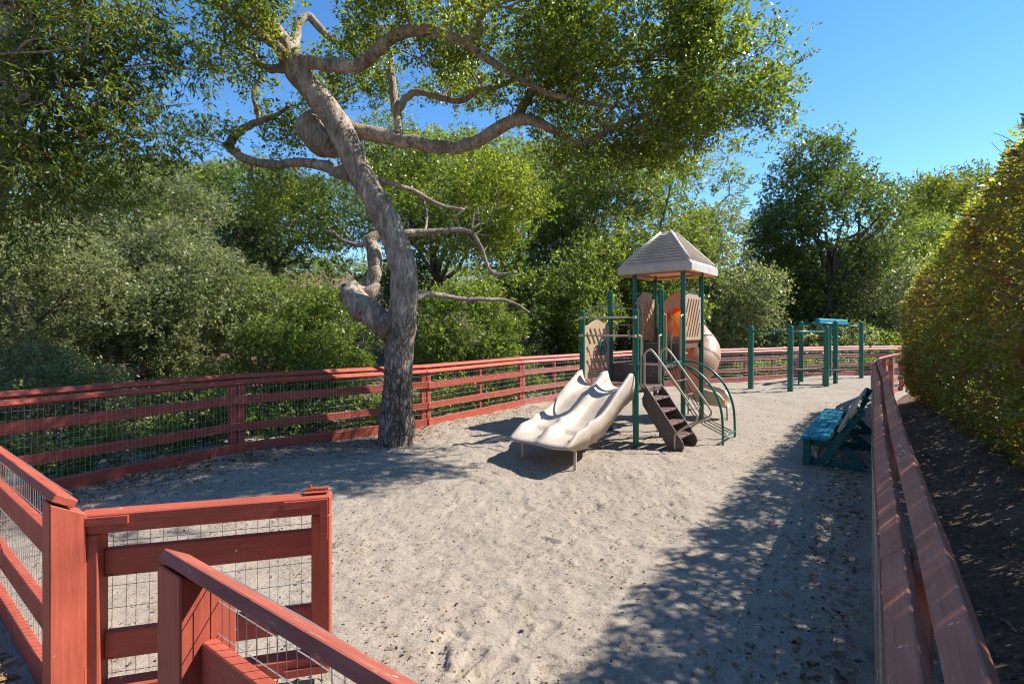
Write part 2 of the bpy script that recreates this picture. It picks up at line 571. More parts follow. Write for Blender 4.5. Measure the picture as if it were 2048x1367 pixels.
# sand sheet with dimples, footprints and lumps -----------------------
sx = graded(-9.0, 20, -1.2, 2.0, .018, 1.05, .085)
sy = graded(-2.5, 22.5, 2.2, 4.3, .018, 1.03, .13)
SX, SY = np.meshgrid(sx, sy)
def sand_h(X, Y):
    h = .10 * (vnoise(X * .5 + 3, Y * .5 + 8) - .5)
    h += .028 * (vnoise(X * 2.1, Y * 2.1) - .5)
    h += .020 * (vnoise(X * 5.3 + 7, Y * 5.3) - .5)
    h += .02 * (vnoise(X * 11 + 3, Y * 11 + 1) - .5)
    h += .010 * (vnoise(X * 24, Y * 24 + 5) - .5)
    return h
SZ = sand_h(SX, SY)
SZ -= .075 * np.exp(-(((SX - .30) / .55) ** 2 + ((SY - 6.35) / .42) ** 2)) - .03 * np.exp(-(((SX + .1) / .5) ** 2 + ((SY - 5.6) / .4) ** 2))
prints = []
r2 = np.random.default_rng(5)
for k in range(120):                                  # scuffs all over
    prints.append((r2.uniform(-3.5, 9), r2.uniform(2.2, 13), r2.uniform(0, 6.28), r2.uniform(.16, .26), r2.uniform(.07, .1), .022, False))
for (px, py, a) in [(1000,1180,.5),(1085,1265,.9),(1110,1130,.35),(1190,1120,.2),(1170,1060,.8),(1240,1150,1.1),(1045,1265,1.4),(935,1330,1.1),(990,1345,.8),(1130,1345,.1),(1180,1020,.7),(880,1320,1.7),(1050,1110,.5),(1250,1095,.2),(1060,1215,1.9),(1320,1010,.3),(1240,960,.2),(900,1230,.4)]:
    d = 1800 / (py - 660)
    prints.append(((px - 1024) * d / 1000, d, a, .29, .105, .016, True))
for (x0, y0, a, L, W, dep, tread) in prints:
    ca, sa = math.cos(a), math.sin(a)
    ix = np.where((sx > x0 - .35) & (sx < x0 + .35))[0]; iy = np.where((sy > y0 - .35) & (sy < y0 + .35))[0]
    if len(ix) == 0 or len(iy) == 0: continue
    sub = np.ix_(iy, ix)
    lx = (SX[sub] - x0) * ca + (SY[sub] - y0) * sa
    ly = -(SX[sub] - x0) * sa + (SY[sub] - y0) * ca
    waist = W * (.5 - .09 * np.cos(lx / L * 2 * np.pi + .6) * 0 - .10 * np.exp(-((lx + .02) / .05) ** 2))
    q = np.sqrt((lx / (L / 2)) ** 4 + (ly / waist) ** 4)
    ins = 1 / (1 + np.exp((q - 1) * 9))
    rim = np.exp(-((q - 1.35) / .35) ** 2)
    dz = -dep * ins + dep * .4 * rim
    if tread:
        SZ[sub] = SZ[sub] * (1 - .75 * ins) + dz + ins * (  .008 * np.sign(np.sin(lx * 2 * np.pi / .036)) * (np.abs(ly) < waist * .75))
    else:
        SZ[sub] += dz
sand = grid_obj("sand", sx, sy, SZ, M['sand'])
tag(sand, "pale trampled playground sand with shoe prints", None, None, "structure")

def sand_at(x, y):
    return float(sand_h(np.array([x]), np.array([y]))[0])

# ------------------------------------------------------------------ boards and fences
def board(name, p0, p1, width, thick, nrm, mat, parent, bev=.004):
    p0 = Vector(p0); p1 = Vector(p1)
    x = (p1 - p0); L = x.length; x.normalize()
    z = Vector(nrm); z = (z - x * z.dot(x)).normalized()
    y = z.cross(x)
    b = MB().box((0, 0, 0), (L, width, thick))
    o = b.build(name, mat, None, bevel=bev)
    # a little warp so boards are not ruler straight
    mw = Matrix((( x.x, y.x, z.x, (p0.x + p1.x) / 2), (x.y, y.y, z.y, (p0.y + p1.y) / 2), (x.z, y.z, z.z, (p0.z + p1.z) / 2), (0, 0, 0, 1)))
    o.parent = parent
    o.matrix_parent_inverse = child_inv(parent)
    o.matrix_basis = mw
    return o

def slant_post(name, x, y, along, inward, w, dpt, z_in, z_out, mat, parent, z0=-.2):
    """post whose top is cut on a slope; local X runs up the post so the grain follows it"""
    a = np.array([along[0], along[1], 0]); n = np.array([inward[0], inward[1], 0])
    c = np.array([x, y, 0])
    V = []
    for zi in (0, 1):
        for (sa, sn) in ((-1,-1),(1,-1),(1,1),(-1,1)):
            z = z0 if zi == 0 else (z_in if sn > 0 else z_out)
            V.append(c + a * sa * w / 2 + n * sn * dpt / 2 + np.array([0, 0, z]))
    V = np.array(V)
    mw = Matrix(((0, a[0], n[0], x), (0, a[1], n[1], y), (1, 0, 0, 0), (0, 0, 0, 1)))
    inv = np.array(mw.inverted())
    Vl = (np.c_[V, np.ones(8)] @ inv.T)[:, :3]
    b = MB().add(Vl, [(0,3,2,1),(4,5,6,7),(0,1,5,4),(1,2,6,5),(2,3,7,6),(3,0,4,7)])
    o = b.build(name, mat, None)
    me = o.data
    bm = bmesh.new(); bm.from_mesh(me)
    bmesh.ops.recalc_face_normals(bm, faces=bm.faces)
    bmesh.ops.bevel(bm, geom=list(bm.edges), offset=.005, segments=1, affect='EDGES')
    bm.to_mesh(me); bm.free()
    o.parent = parent
    o.matrix_parent_inverse = child_inv(parent)
    o.matrix_basis = mw
    return o

def wire_panel(name, p0, p1, zlo, zhi, parent, dx=.051, dz=.102, r=.0013, wob=.006, seed=1):
    p0 = np.array([*p0, 0.]); p1 = np.array([*p1, 0.])
    a = p1 - p0; L = np.linalg.norm(a); a /= L
    n = np.array([-a[1], a[0], 0])
    rr = np.random.default_rng(seed)
    mb = MB()
    ph = rr.random(6) * 6.28
    def wave(s, z):
        return wob * (np.sin(s * 2.3 + ph[0] + z * 3) + np.sin(s * 5.1 + ph[1]) * .6 + np.sin(z * 7 + ph[2] + s) * .7)
    zs = np.linspace(zlo, zhi, 6)
    for s in np.arange(.02, L - .01, dx):
        s2 = s + .004 * rr.standard_normal()
        pts = [p0 + a * (s2 + wave(s, z) * .5) + n * wave(s, z) * .4 + np.array([0, 0, z]) for z in zs]
        mb.tube(pts, r, 3, cap=False)
    for z in np.arange(zlo + .02, zhi, dz):
        ss = np.linspace(0, L, max(3, int(L / .2)))
        pts = [p0 + a * s + n * wave(s, z) * .4 + np.array([0, 0, z + wave(s, z)]) for s in ss]
        mb.tube(pts, r * 1.15, 3, cap=False)
    o = mb.build(name, M['steel'], parent, world=True)
    o["kind"] = "stuff"
    return o

def fence_run(parent, pts, inward_side, mat_rail, mat_cap, seed=0, double=True, cap=True, wire=True, far=False, z=0.0, mid=True):
    """bays between successive points; inward_side +1 when the inside lies left of the direction of travel"""
    rr = random.Random(seed)
    for i in range(len(pts) - 1):
        p = np.array(pts[i]); q = np.array(pts[i+1])
        a = q - p; L = np.linalg.norm(a); a = a / L
        n = np.array([-a[1], a[0]]) * inward_side
        n3 = Vector((n[0], n[1], 0))
        # posts: a pair at every joint, one in the middle of long bays
        spots = [.058, L - .058] + ([L / 2] if (L > 2.2 and mid) else [])
        for s in spots:
            c = p + a * s
            w = .095 if s != L / 2 else .06
            slant_post("post", c[0], c[1], a, n, w, .09, 1.0 + z, 1.083 + z, mat_rail, parent)
        off = n * .066
        for (zz, w) in ((.775, .125), (.40, .12)):
            j0 = rr.uniform(-.012, .012); j1 = rr.uniform(-.012, .012)
            board("rail", (p[0] + off[0], p[1] + off[1], zz + z + j0), (q[0] + off[0], q[1] + off[1], zz + z + j1), w, .038, n3, mat_rail, parent)
        off2 = n * .068
        board("kickboard", (p[0] + off2[0] + a[0] * .01, p[1] + off2[1] + a[1] * .01, .045 + z), (q[0] + off2[0] - a[0] * .01, q[1] + off2[1] - a[1] * .01, .045 + z), .22, .04, n3, mat_rail, parent)
        if cap:
            th = R(43)
            fn = Vector((n[0] * math.sin(th), n[1] * math.sin(th), math.cos(th)))
            dn = np.array([n[0] * math.cos(th), n[1] * math.cos(th), -math.sin(th)])      # down the slope
            base = np.array([0, 0, 1.075 + z])
            for sl in (.062, -.062):
                c = base + dn * sl
                jit = rr.uniform(-.006, .006)
                board("cap_board", (p[0] + c[0] - a[0] * .01, p[1] + c[1] - a[1] * .01, c[2] + jit), (q[0] + c[0] - a[0] * .004, q[1] + c[1] - a[1] * .004, c[2] - jit), .082, .038, fn, mat_cap, parent)
        if wire:
            woff = n * .0925
            wire_panel("wire_mesh", p + woff, q + woff, .12 + z, 1.0 + z, parent, dx=.051 if not far else .075, seed=seed * 31 + i, r=.0015 if not far else .0022)

bf = empty("board_fence", (-5.63, 4.80, 0))
tag(bf, "red board fence with wire mesh running behind the oak and along the slope", "fence", "red board fences round the sand")
fence_run(bf, BACK[:3], -1, M['red'], M['red'], seed=1, mid=False)
fence_run(bf, BACK[2:4], -1, M['red'], M['red'], seed=4)
fence_run(bf, BACK[3:], -1, M['red_pale'], M['red_pale'], seed=2, far=True)
rf = empty("board_fence", (RIGHT[0][0], RIGHT[0][1], 0))
tag(rf, "red board fence with two sloping cap boards between the bench and the hedge", "fence", "red board fences round the sand")
fence_run(rf, RIGHT, 1, M['red_dull'], M['red_dull'], seed=3)

# front fence, either side of the open gate ---------------------------
def front_part(label, p, q, posts, seed, capmat, cw=.088):
    p = np.array(p); q = np.array(q)
    a = q - p; L = np.linalg.norm(a); a /= L
    n = np.array([-a[1], a[0]])
    if n[1] < 0: n = -n                                    # towards the sand
    e = empty("board_fence", (p[0], p[1], 0))
    tag(e, label, "fence", "red board fences round the sand")
    n3 = Vector((n[0], n[1], 0))
    for s, w in posts:
        c = p + a * s + n * (w / 2 - .05)
        slant_post("post", c[0], c[1], a, n, w, w, 1.062 - w * .62, 1.062, M['red'], e)
    off = n * .03
    for (zz, w) in ((.775, .125), (.40, .12), (.09, .15)):
        s0 = posts[0][1] / 2
        board("rail", (p[0] + off[0] + a[0] * s0, p[1] + off[1] + a[1] * s0, zz), (q[0] + off[0], q[1] + off[1], zz), w, .04, n3, M['red'], e)
    tl = R(33)
    fn = Vector((n[0] * math.sin(tl), n[1] * math.sin(tl), math.cos(tl)))
    s0 = -posts[0][1] / 2 - .005
    board("cap_board", (p[0] + a[0] * s0, p[1] + a[1] * s0, 1.062), (q[0], q[1], 1.062), cw, .036, fn, capmat, e)
    wo = n * .058
    wire_panel("wire_mesh", p + wo + a * posts[0][1] / 2, q + wo, .1, 1.04, e, seed=seed, r=.0017, wob=.012)
    return e

sc_ = MB()                                                  # pale scratch marks on the upper cap board
p_, q_ = np.array(RIGHT[1]), np.array(RIGHT[2]); a_ = (q_ - p_) / np.linalg.norm(q_ - p_); n_ = np.array([-a_[1], a_[0]])
th = R(43); dn_ = np.array([n_[0] * math.cos(th), n_[1] * math.cos(th), -math.sin(th)]); up_ = np.array([n_[0] * math.sin(th), n_[1] * math.sin(th), math.cos(th)])
a3_ = np.array([a_[0], a_[1], 0])
def scr(s, w): return np.array([p_[0], p_[1], 1.075]) + a3_ * s + dn_ * (-.062 + w) + up_ * .0265
for (s0, w0, s1, w1) in ((1.42, -.01, 1.58, .0), (1.50, -.004, 1.57, .02), (1.50, -.004, 1.44, .024), (1.25, -.02, 1.36, -.012), (1.26, .01, 1.34, -.005), (1.2, .02, 1.28, .026), (1.62, -.022, 1.7, -.018)):
    A_, B_ = scr(s0, w0), scr(s1, w1)
    sd_ = unit(np.cross(B_ - A_, up_)) * .0028
    sc_.add([A_ - sd_, A_ + sd_, B_ + sd_ * .6, B_ - sd_ * .6], [(0, 1, 2, 3)])
sc_.build("paint_scratches", M['white_scuff'], rf, world=True)["kind"] = "stuff"
near_fence = front_part("red fence section with weathered cap board and sagging wire by the gate opening", GATE_R, (.44, .56), [(0, .165), (1.5, .09)], 41, M['red_dull2'], .088)
left_fence = front_part("red fence section from the gate hinge post to the corner at the left edge", GATE_L, (-5.56, 4.84), [(0, .125), (1.7, .09), (3.3, .09)], 42, M['red'])

# gate -----------------------------------------------------------------
G0 = np.array([-1.955, 2.26]); G1 = np.array([-.915, 2.53])
ga = (G1 - G0) / np.linalg.norm(G1 - G0); GL = np.linalg.norm(G1 - G0)
gn = np.array([ga[1], -ga[0]])                              # towards the camera
gate = empty("gate", (G0[0], G0[1], 0))
tag(gate, "open red wooden gate with corner brackets and wire mesh", "gate")
def gp(s, z, o=0.0):
    c = G0 + ga * s + gn * o
    return (c[0], c[1], z)
gn3 = Vector((gn[0], gn[1], 0)); ga3 = Vector((ga[0], ga[1], 0))
board("stile", gp(.047, .10), gp(.047, .885), .092, .09, gn3, M['red'], gate, .006)
board("stile", gp(GL - .045, .10), gp(GL - .045, .885), .088, .09, gn3, M['red'], gate, .006)
board("top_rail", gp(0, .932), gp(GL, .932), .088, .094, gn3, M['red'], gate, .006)
board("bottom_rail", gp(.094, .148), gp(GL - .092, .148), .085, .086, gn3, M['red'], gate, .006)
board("mid_rail", gp(.094, .735, -.02), gp(GL - .091, .735, -.02), .125, .04, gn3, M['red'], gate)
board("mid_rail", gp(.094, .355, -.02), gp(GL - .091, .355, -.02), .125, .04, gn3, M['red'], gate)
p0, p1 = gp(.09, 0, -.045), gp(GL - .09, 0, -.045)
wire_panel("wire_mesh", p0[:2], p1[:2], .19, .89, gate, seed=77, r=.0016, wob=.005, dx=.051, dz=.1)
def bracket(s, z, ds, dz, name="corner_bracket"):
    """flat L iron with bolts on the camera side of the gate"""
    e = MB()
    o = .0475
    def plate(s0, s1, z0, z1):
        V = []
        for oo in (o, o + .011):
            for (ss, zz) in ((s0, z0), (s1, z0), (s1, z1), (s0, z1)):
                V.append(gp(ss, zz, oo))
        e.add(V, [(0,1,2,3)[::-1],(4,5,6,7),(0,1,5,4),(1,2,6,5),(2,3,7,6),(3,0,4,7)])
    L1, W = .20, .036
    plate(min(s, s + ds * L1), max(s, s + ds * L1), min(z, z + dz * W), max(z, z + dz * W))
    plate(min(s, s + ds * W), max(s, s + ds * W), min(z + dz * (W + .001), z + dz * L1), max(z + dz * (W + .001), z + dz * L1))
    ob = e.build(name, M['red'], gate, world=True)
    for (bs, bz) in ((s + ds * .06, z + dz * .018), (s + ds * .12, z + dz * .012), (s + ds * .13, z + dz * .026), (s + ds * .18, z + dz * .018), (s + ds * .018, z + dz * .09), (s + ds * .012, z + dz * .14), (s + ds * .026, z + dz * .15), (s + ds * .018, z + dz * .18)):
        m = MB()
        m.tube([gp(bs, bz, o + .008), gp(bs, bz, o + .017), gp(bs, bz, o + .021)], [.0095, .0095, .004], 8)
        b = m.build("bolt", M['red'], ob)
        b.matrix_parent_inverse = child_inv(gate)
bracket(.012, .965, 1, -1)
bracket(GL - .012, .965, -1, -1)
bracket(.012, .11, 1, 1)
bracket(GL - .012, .11, -1, 1)
h = MB()
c = np.array(gp(GL - .07, .987, -.01))
h.box(c, (.11, .05, .006), [[ga[0], -ga[1], 0], [ga[1], ga[0], 0], [0, 0, 1]])
for k in range(5):
    s0 = GL - .122 + k * .022
    h.tube([gp(s0, .998, -.02), gp(s0 + .019, .998, -.02)], .010, 8)
h.tube([gp(GL - .10, 1.0, -.02), gp(GL - .10, 1.022, -.02)], .005, 6)
h.build("latch_hinge", M['red'], gate, world=True)
for zz in (.83, .25):
    h = MB()
    a0 = np.array(gp(-.012, zz - .05, .02)); a1 = np.array(gp(-.012, zz + .05, .02))
    h.tube([a0, a1], .011, 8)
    h.build("hinge", M['red'], gate, world=True)

# ------------------------------------------------------------------ play structure (local frame: x = u, y = v)
PB = np.array([1.923, 7.76]); PA = math.atan2(.768, .64); S = .97
ps = empty("play_structure", (PB[0], PB[1], 0), PA)
tag(ps, "green and tan play structure with double slide, roofed tower and tube slide", "play structure")
POST = {'B': (0, 0, 2.12), 'A': (0, 1, 2.13), 'E': (1, 0, 2.50), 'D': (1, 1, 2.52), 'F': (2, 0, 2.95), 'C': (2, 1, 2.95), 'G': (3, 0, 2.95), 'H': (3, 1, 2.95)}
for k, (i, j, top) in POST.items():
    m = MB()
    x, y = i * S, j * S
    m.tube([(x, y, -.2), (x, y, top - .018), (x, y, top - .006), (x, y, top)], [.0445, .0445, .040, .025], 12)
    o = m.build("post", M['green'], ps, smooth=False)
    for zz in (.88, 1.2, 1.55, 1.75):
        pass
ZL, ZM, ZT = .90, 1.20, 1.55
def perf_deck(name, x0, x1, y0, y1, z, n=22, rim=.05):
    """perforated deck plate with real holes and a folded rim"""
    m = MB()
    bx = np.linspace(x0 + .03, x1 - .03, n + 1)
    by = np.linspace(y0 + .03, y1 - .03, n + 1)
    hw = .29
    for i in range(n):
        for j in range(n):
            ax, bx_ = bx[i], bx[i+1]; ay, by_ = by[j], by[j+1]
            cx_, cy_ = (ax + bx_) / 2, (ay + by_) / 2
            rx, ry = (bx_ - ax) * hw, (by_ - ay) * hw
            V = [(ax, ay, z), (bx_, ay, z), (bx_, by_, z), (ax, by_, z), (cx_ - rx, cy_ - ry, z), (cx_ + rx, cy_ - ry, z), (cx_ + rx, cy_ + ry, z), (cx_ - rx, cy_ + ry, z)]
            m.add(V, [(0,1,5,4),(1,2,6,5),(2,3,7,6),(3,0,4,7)])
    for (c, s) in ((((x0+x1)/2, y0+.015, z-.045), (x1-x0, .03, .09)), (((x0+x1)/2, y1-.015, z-.045), (x1-x0, .03, .09)), ((x0+.015, (y0+y1)/2, z-.045), (.03, y1-y0-.062, .09)), ((x1-.015, (y0+y1)/2, z-.045), (.03, y1-y0-.062, .09)),
                   (((x0+x1)/2, (y0+y1)/2, z-.03), (.04, y1-y0-.062, .05))):
        m.box(c, s)
    return m.build(name, M['deck'], ps)
e_ = .03
perf_deck("deck", e_, S - e_, e_, S - e_, ZL)
perf_deck("deck", S + e_, 2 * S - e_, e_, S - e_, ZM)
perf_deck("deck", 2 * S + e_, 3 * S - e_, e_, S - e_, ZT)
MB().box((S, S / 2, (ZL + ZM) / 2 - .03), (.03, S - .095, ZM - ZL + .05)).build("riser_panel", M['brown'], ps, bevel=.006)
MB().box((2 * S, S / 2, (ZM + ZT) / 2 - .03), (.03, S - .095, ZT - ZM + .05)).build("riser_panel", M['brown'], ps, bevel=.006)
for (x, z0) in ((S - .018, 1.02), (2 * S - .018, 1.36)):
    for y in (.18, .78):
        MB().tube([(x, y, z0), (x - .012, y, z0)], .012, 8).build("bolt", M['steel'], ps)

def curve_plate(name, outer, holes, thick, mat, origin, ax, ay, parent, bevel=.004):
    """flat plate with real cut-outs in the plane (ax, ay), made from filled outlines"""
    cu = bpy.data.curves.new(name, 'CURVE')
    cu.dimensions = '2D'; cu.fill_mode = 'BOTH'; cu.extrude = thick / 2 - bevel; cu.bevel_depth = bevel; cu.bevel_resolution = 1
    for loop in [outer] + holes:
        sp = cu.splines.new('POLY'); sp.points.add(len(loop) - 1)
        for pnt, (x, y) in zip(sp.points, loop): pnt.co = (x, y, 0, 1)
        sp.use_cyclic_u = True
    tmp = bpy.data.objects.new("tmp", cu); COL.objects.link(tmp)
    me = bpy.data.meshes.new_from_object(tmp.evaluated_get(bpy.context.evaluated_depsgraph_get()))
    bpy.data.objects.remove(tmp)
    me.name = name
    me.materials.clear(); me.materials.append(mat)
    o = bpy.data.objects.new(name, me); COL.objects.link(o)
    ax = Vector(ax); ay = Vector(ay); az = ax.cross(ay)
    o.parent = parent
    o.matrix_basis = Matrix(((ax.x, ay.x, az.x, origin[0]), (ax.y, ay.y, az.y, origin[1]), (ax.z, ay.z, az.z, origin[2]), (0, 0, 0, 1)))
    return o

def capsule(p, q, r, n=6):
    p = np.array(p); q = np.array(q)
    a = math.atan2(q[1] - p[1], q[0] - p[0])
    L = []
    for k in range(n + 1):
        t = a + math.pi / 2 + math.pi * k / n
        L.append((p[0] + r * math.cos(t), p[1] + r * math.sin(t)))
    for k in range(n + 1):
        t = a - math.pi / 2 + math.pi * k / n
        L.append((q[0] + r * math.cos(t), q[1] + r * math.sin(t)))
    return L

def arch_outline(w, hs, ht):
    L = [(0, 0), (w, 0), (w, hs)]
    for k in range(1, 12):
        t = k / 12
        x = w * (1 - t)
        bell = .5 - .5 * math.cos(min(max((t - .1) / .8, 0), 1) * 2 * math.pi)
        bell = bell ** .7
        L.append((x, hs + (ht - hs) * bell))
    L.append((0, hs))
    return L

def diag_slots(w, hgt, slope, step, r, mx=.07, my=.07, sgn=1, gap=None):
    out = []
    for k in range(-12, 13):
        c0 = k * step
        pts = []
        for y in np.linspace(my, hgt - my, 60):
            x = c0 + sgn * (y - hgt / 2) / slope + w / 2
            if mx <= x <= w - mx:
                pts.append((x, y))
        if len(pts) < 3: continue
        a, b = pts[0], pts[-1]
        if gap and a[1] < gap[1] and b[1] > gap[0] and abs((a[0] + b[0]) / 2 - w * .55) < .2 and (b[1] - a[1]) > .3:
            yy0, yy1 = gap
            f = lambda y: (a[0] + (b[0] - a[0]) * (y - a[1]) / (b[1] - a[1]), y)
            if yy0 - a[1] > .09: out.append(capsule(a, f(yy0), r))
            if b[1] - yy1 > .06: out.append(capsule(f(yy1), b, r))
        else:
            out.append(capsule(a, b, r) if b[1] - a[1] > .05 else capsule((a[0], a[1]), (b[0], b[1] + .01), r))
    return out

PW = S - .13
# left panel with wheel (post A to post D)
pan = curve_plate("panel", arch_outline(PW, .90, 1.0), diag_slots(PW, .90, 1.55, .150, .031, sgn=-1, gap=(.36, .60)), .02, M['beige'], (.065, S, .975), (1, 0, 0), (0, 0, 1), ps)
pan["label"] = "tan panel with slanted slots and a green steering wheel"
wh = MB()
wc = np.array([.56, S - .075, 1.50]); wr = .125
ang = np.linspace(0, 2 * np.pi, 25)
wh.tube([(wc[0] + wr * math.cos(t), wc[1], wc[2] + wr * math.sin(t)) for t in ang], .013, 8, cap=False)
for k in range(5):
    t = k * 2 * math.pi / 5 + .3
    wh.tube([(wc[0], wc[1] + .015, wc[2]), (wc[0] + wr * math.cos(t), wc[1], wc[2] + wr * math.sin(t))], .010, 6)
wh.tube([(wc[0], wc[1] - .012, wc[2]), (wc[0], wc[1] + .02, wc[2])], .035, 10)
wh.tube([(wc[0], wc[1] + .02, wc[2]), (wc[0], S - .008, wc[2])], .016, 8)
w_o = wh.build("steering_wheel", M['green'], pan, smooth=True)
w_o.matrix_parent_inverse = pan.matrix_basis.inverted()
# tower side panels
tp = curve_plate("panel", arch_outline(PW, .83, .97), diag_slots(PW, .83, 1.9, .135, .032, sgn=1), .02, M['beige'], (2 * S + .065, 0, 1.615), (1, 0, 0), (0, 0, 1), ps)
tp2 = curve_plate("panel", arch_outline(PW, .83, .97), diag_slots(PW, .83, 1.9, .135, .032, sgn=-1), .02, M['beige'], (2 * S + .065, S, 1.615), (1, 0, 0), (0, 0, 1), ps)
# panel round the tube opening (post H to post G)
circ = [(PW / 2 + .30 * math.cos(t), .40 + .30 * math.sin(t)) for t in np.linspace(0, 2 * np.pi, 29)[:-1]]
bp = curve_plate("panel", arch_outline(PW, .80, 1.02), [circ], .022, M['beige'], (3 * S, .065, 1.56), (0, 1, 0), (0, 0, 1), ps)
bp["label"] = "tan arched panel round the tube slide opening"

def bar(name, pts, r, mat, n=10, smooth=0):
    m = MB().tube(pts, r, n, smooth=smooth)
    return m.build(name, mat, ps, smooth=True)
# bars over the slide and along the left
for z in (2.0, 1.71):
    bar("guard_bar", [(-.052, .0, z), (-.052, S, z)], .0145, M['tan'])
    for y in (.0, S):
        MB().tube([(-.052, y - .03, z), (-.052, y + .03, z)], .023, 8).build("bar_clamp", M['tan'], ps)
for z in (2.22, 1.9):
    bar("guard_bar", [(S + .02, S, z), (2 * S - .02, S, z)], .0145, M['tan'])
for x in (1.25 * S, 1.62 * S):
    bar("climbing_pole", [(x, S + .02, 2.24), (x, S + .42, 2.26), (x, S + .52, 2.2), (x, S + .54, 2.1), (x, S + .54, -.2)], .0145, M['tan'], smooth=5)

# handrails of the stairs (w = distance out from the deck edge, local -y)
prof = [(.02, .88), (.02, 1.30), (.03, 1.42), (.09, 1.485), (.18, 1.45), (.50, 1.03), (.80, .62), (.85, .53), (.83, .46), (.74, .40), (.58, .285), (.52, .22), (.51, .14), (.51, .0)]
for x in (.19, .80):
    bar("handrail", [(x, -.03 - w, z) for (w, z) in prof], .0165, M['tan'], smooth=5)
for (x, xp) in ((.155, .04), (.835, S - .04)):
    bar("grab_rail", [(x, -.012, .90), (x, -.012, 1.62), (x + (xp - x) * .25, -.012, 1.705), (xp, -.012, 1.72)], .0165, M['tan'], smooth=5)
for (y, yp) in ((.20, .03), (S - .20, S - .03)):
    bar("grab_rail", [(2 * S - .05, y, 1.22), (2 * S - .05, y, 2.20), (2 * S - .05, y + (yp - y) * .3, 2.31), (2 * S - .04, yp, 2.33)], .0165, M['tan'], smooth=5)
for (x, xp) in ((S + .16, S + .04), (2 * S - .16, 2 * S - .04)):
    bar("grab_rail", [(x, -.012, 1.2), (x, -.012, 1.95), (x + (xp - x) * .25, -.012, 2.06), (xp, -.012, 2.08)], .0165, M['tan'], smooth=5)

# stairs
def stringer(x):
    prof = [(.0, .92), (.03, .93), (.62, .12), (.64, .04), (.60, -.05), (.44, -.05), (.40, .0), (-.02, .62), (-.03, .72), (.0, .78)]
    V = []
    for dx in (-.012, .012):
        for (w, z) in prof: V.append((x + dx, -.035 - w, z))
    n = len(prof)
    F = [tuple(range(n)), tuple(range(2 * n - 1, n - 1, -1))]
    for i in range(n):
        k = (i + 1) % n
        F.append((i, i + n, k + n, k))
    o = MB().add(V, F).build("stringer", M['brown'], ps)
    return o
stringer(.215); stringer(.775)
for k, (w, z) in enumerate(((.12, .715), (.25, .535), (.38, .355), (.51, .175))):
    m = MB().box((.495, -.035 - w + .02, z), (.534, .19, .03)).box((.495, -.035 - w + .105, z - .075), (.534, .018, .115))
    m.build("tread", M['deck'], ps, bevel=.004)
MB().box((.495, -.045, .86), (.60, .09, .085)).build("landing_edge", M['deck'], ps, bevel=.006)
for x in (.205, .785):
    for (w, z) in ((.10, .62), (.25, .42), (.40, .22), (.55, .06)):
        MB().tube([(x - .02, -.035 - w, z), (x + .02, -.035 - w, z)], .009, 6).build("bolt", M['steel'], ps)

# arched chain climber off the middle deck
x0a, x1a = S + .13, S + .77
for x in (x0a, x1a):
    pts = [(x, -.02, 1.235), (x, -.14, 1.245)]
    for t in np.linspace(.12, 1, 9):
        a = t * math.pi / 2
        pts.append((x, -.14 - .82 * math.sin(a), .30 + .945 * math.cos(a)))
    pts.append((x, -.965, .1)); pts.append((x, -.965, -.2))
    bar("climber_arch", pts, .019, M['green'], smooth=3)
bar("climber_bar", [(x0a, -.965, .09), (x1a, -.965, .09)], .017, M['green'])
bar("climber_bar", [(x0a - .1, -.05, 1.235), (x1a + .1, -.05, 1.235)], .018, M['green'])
chain_path = [(-.06, 1.20), (-.16, .92), (-.27, .68), (-.40, .46), (-.57, .27), (-.95, .10)]
def chain(x):
    m = MB()
    P, _ = catmull(np.array([(x, y, z) for (y, z) in chain_path]), np.zeros(len(chain_path)), 12)
    seg = np.r_[0, np.cumsum(np.linalg.norm(np.diff(P, axis=0), axis=1))]
    for k, s in enumerate(np.arange(0, seg[-1] - .03, .026)):
        a = np.array([np.interp(s, seg, P[:, i]) for i in range(3)])
        b = np.array([np.interp(s + .036, seg, P[:, i]) for i in range(3)])
        d = unit(b - a); sd = np.array([1., 0, 0]) if k % 2 else np.cross(d, [1., 0, 0])
        loop = [a + sd * .009, b + sd * .009, b + d * .004, b - sd * .009, a - sd * .009, a - d * .004, a + sd * .009]
        m.tube(loop, .0032, 4, cap=False)
    return m.build("chain", M['chain'], ps)
for x in (x0a + .10, (x0a + x1a) / 2 - .08, (x0a + x1a) / 2 + .08, x1a - .10): chain(x)
for (y, z) in ((-.16, .92), (-.27, .68), (-.40, .46), (-.57, .27)):
    bar("rung", [(x0a + .07, y, z), (x1a - .07, y, z)], .014, M['deck'])

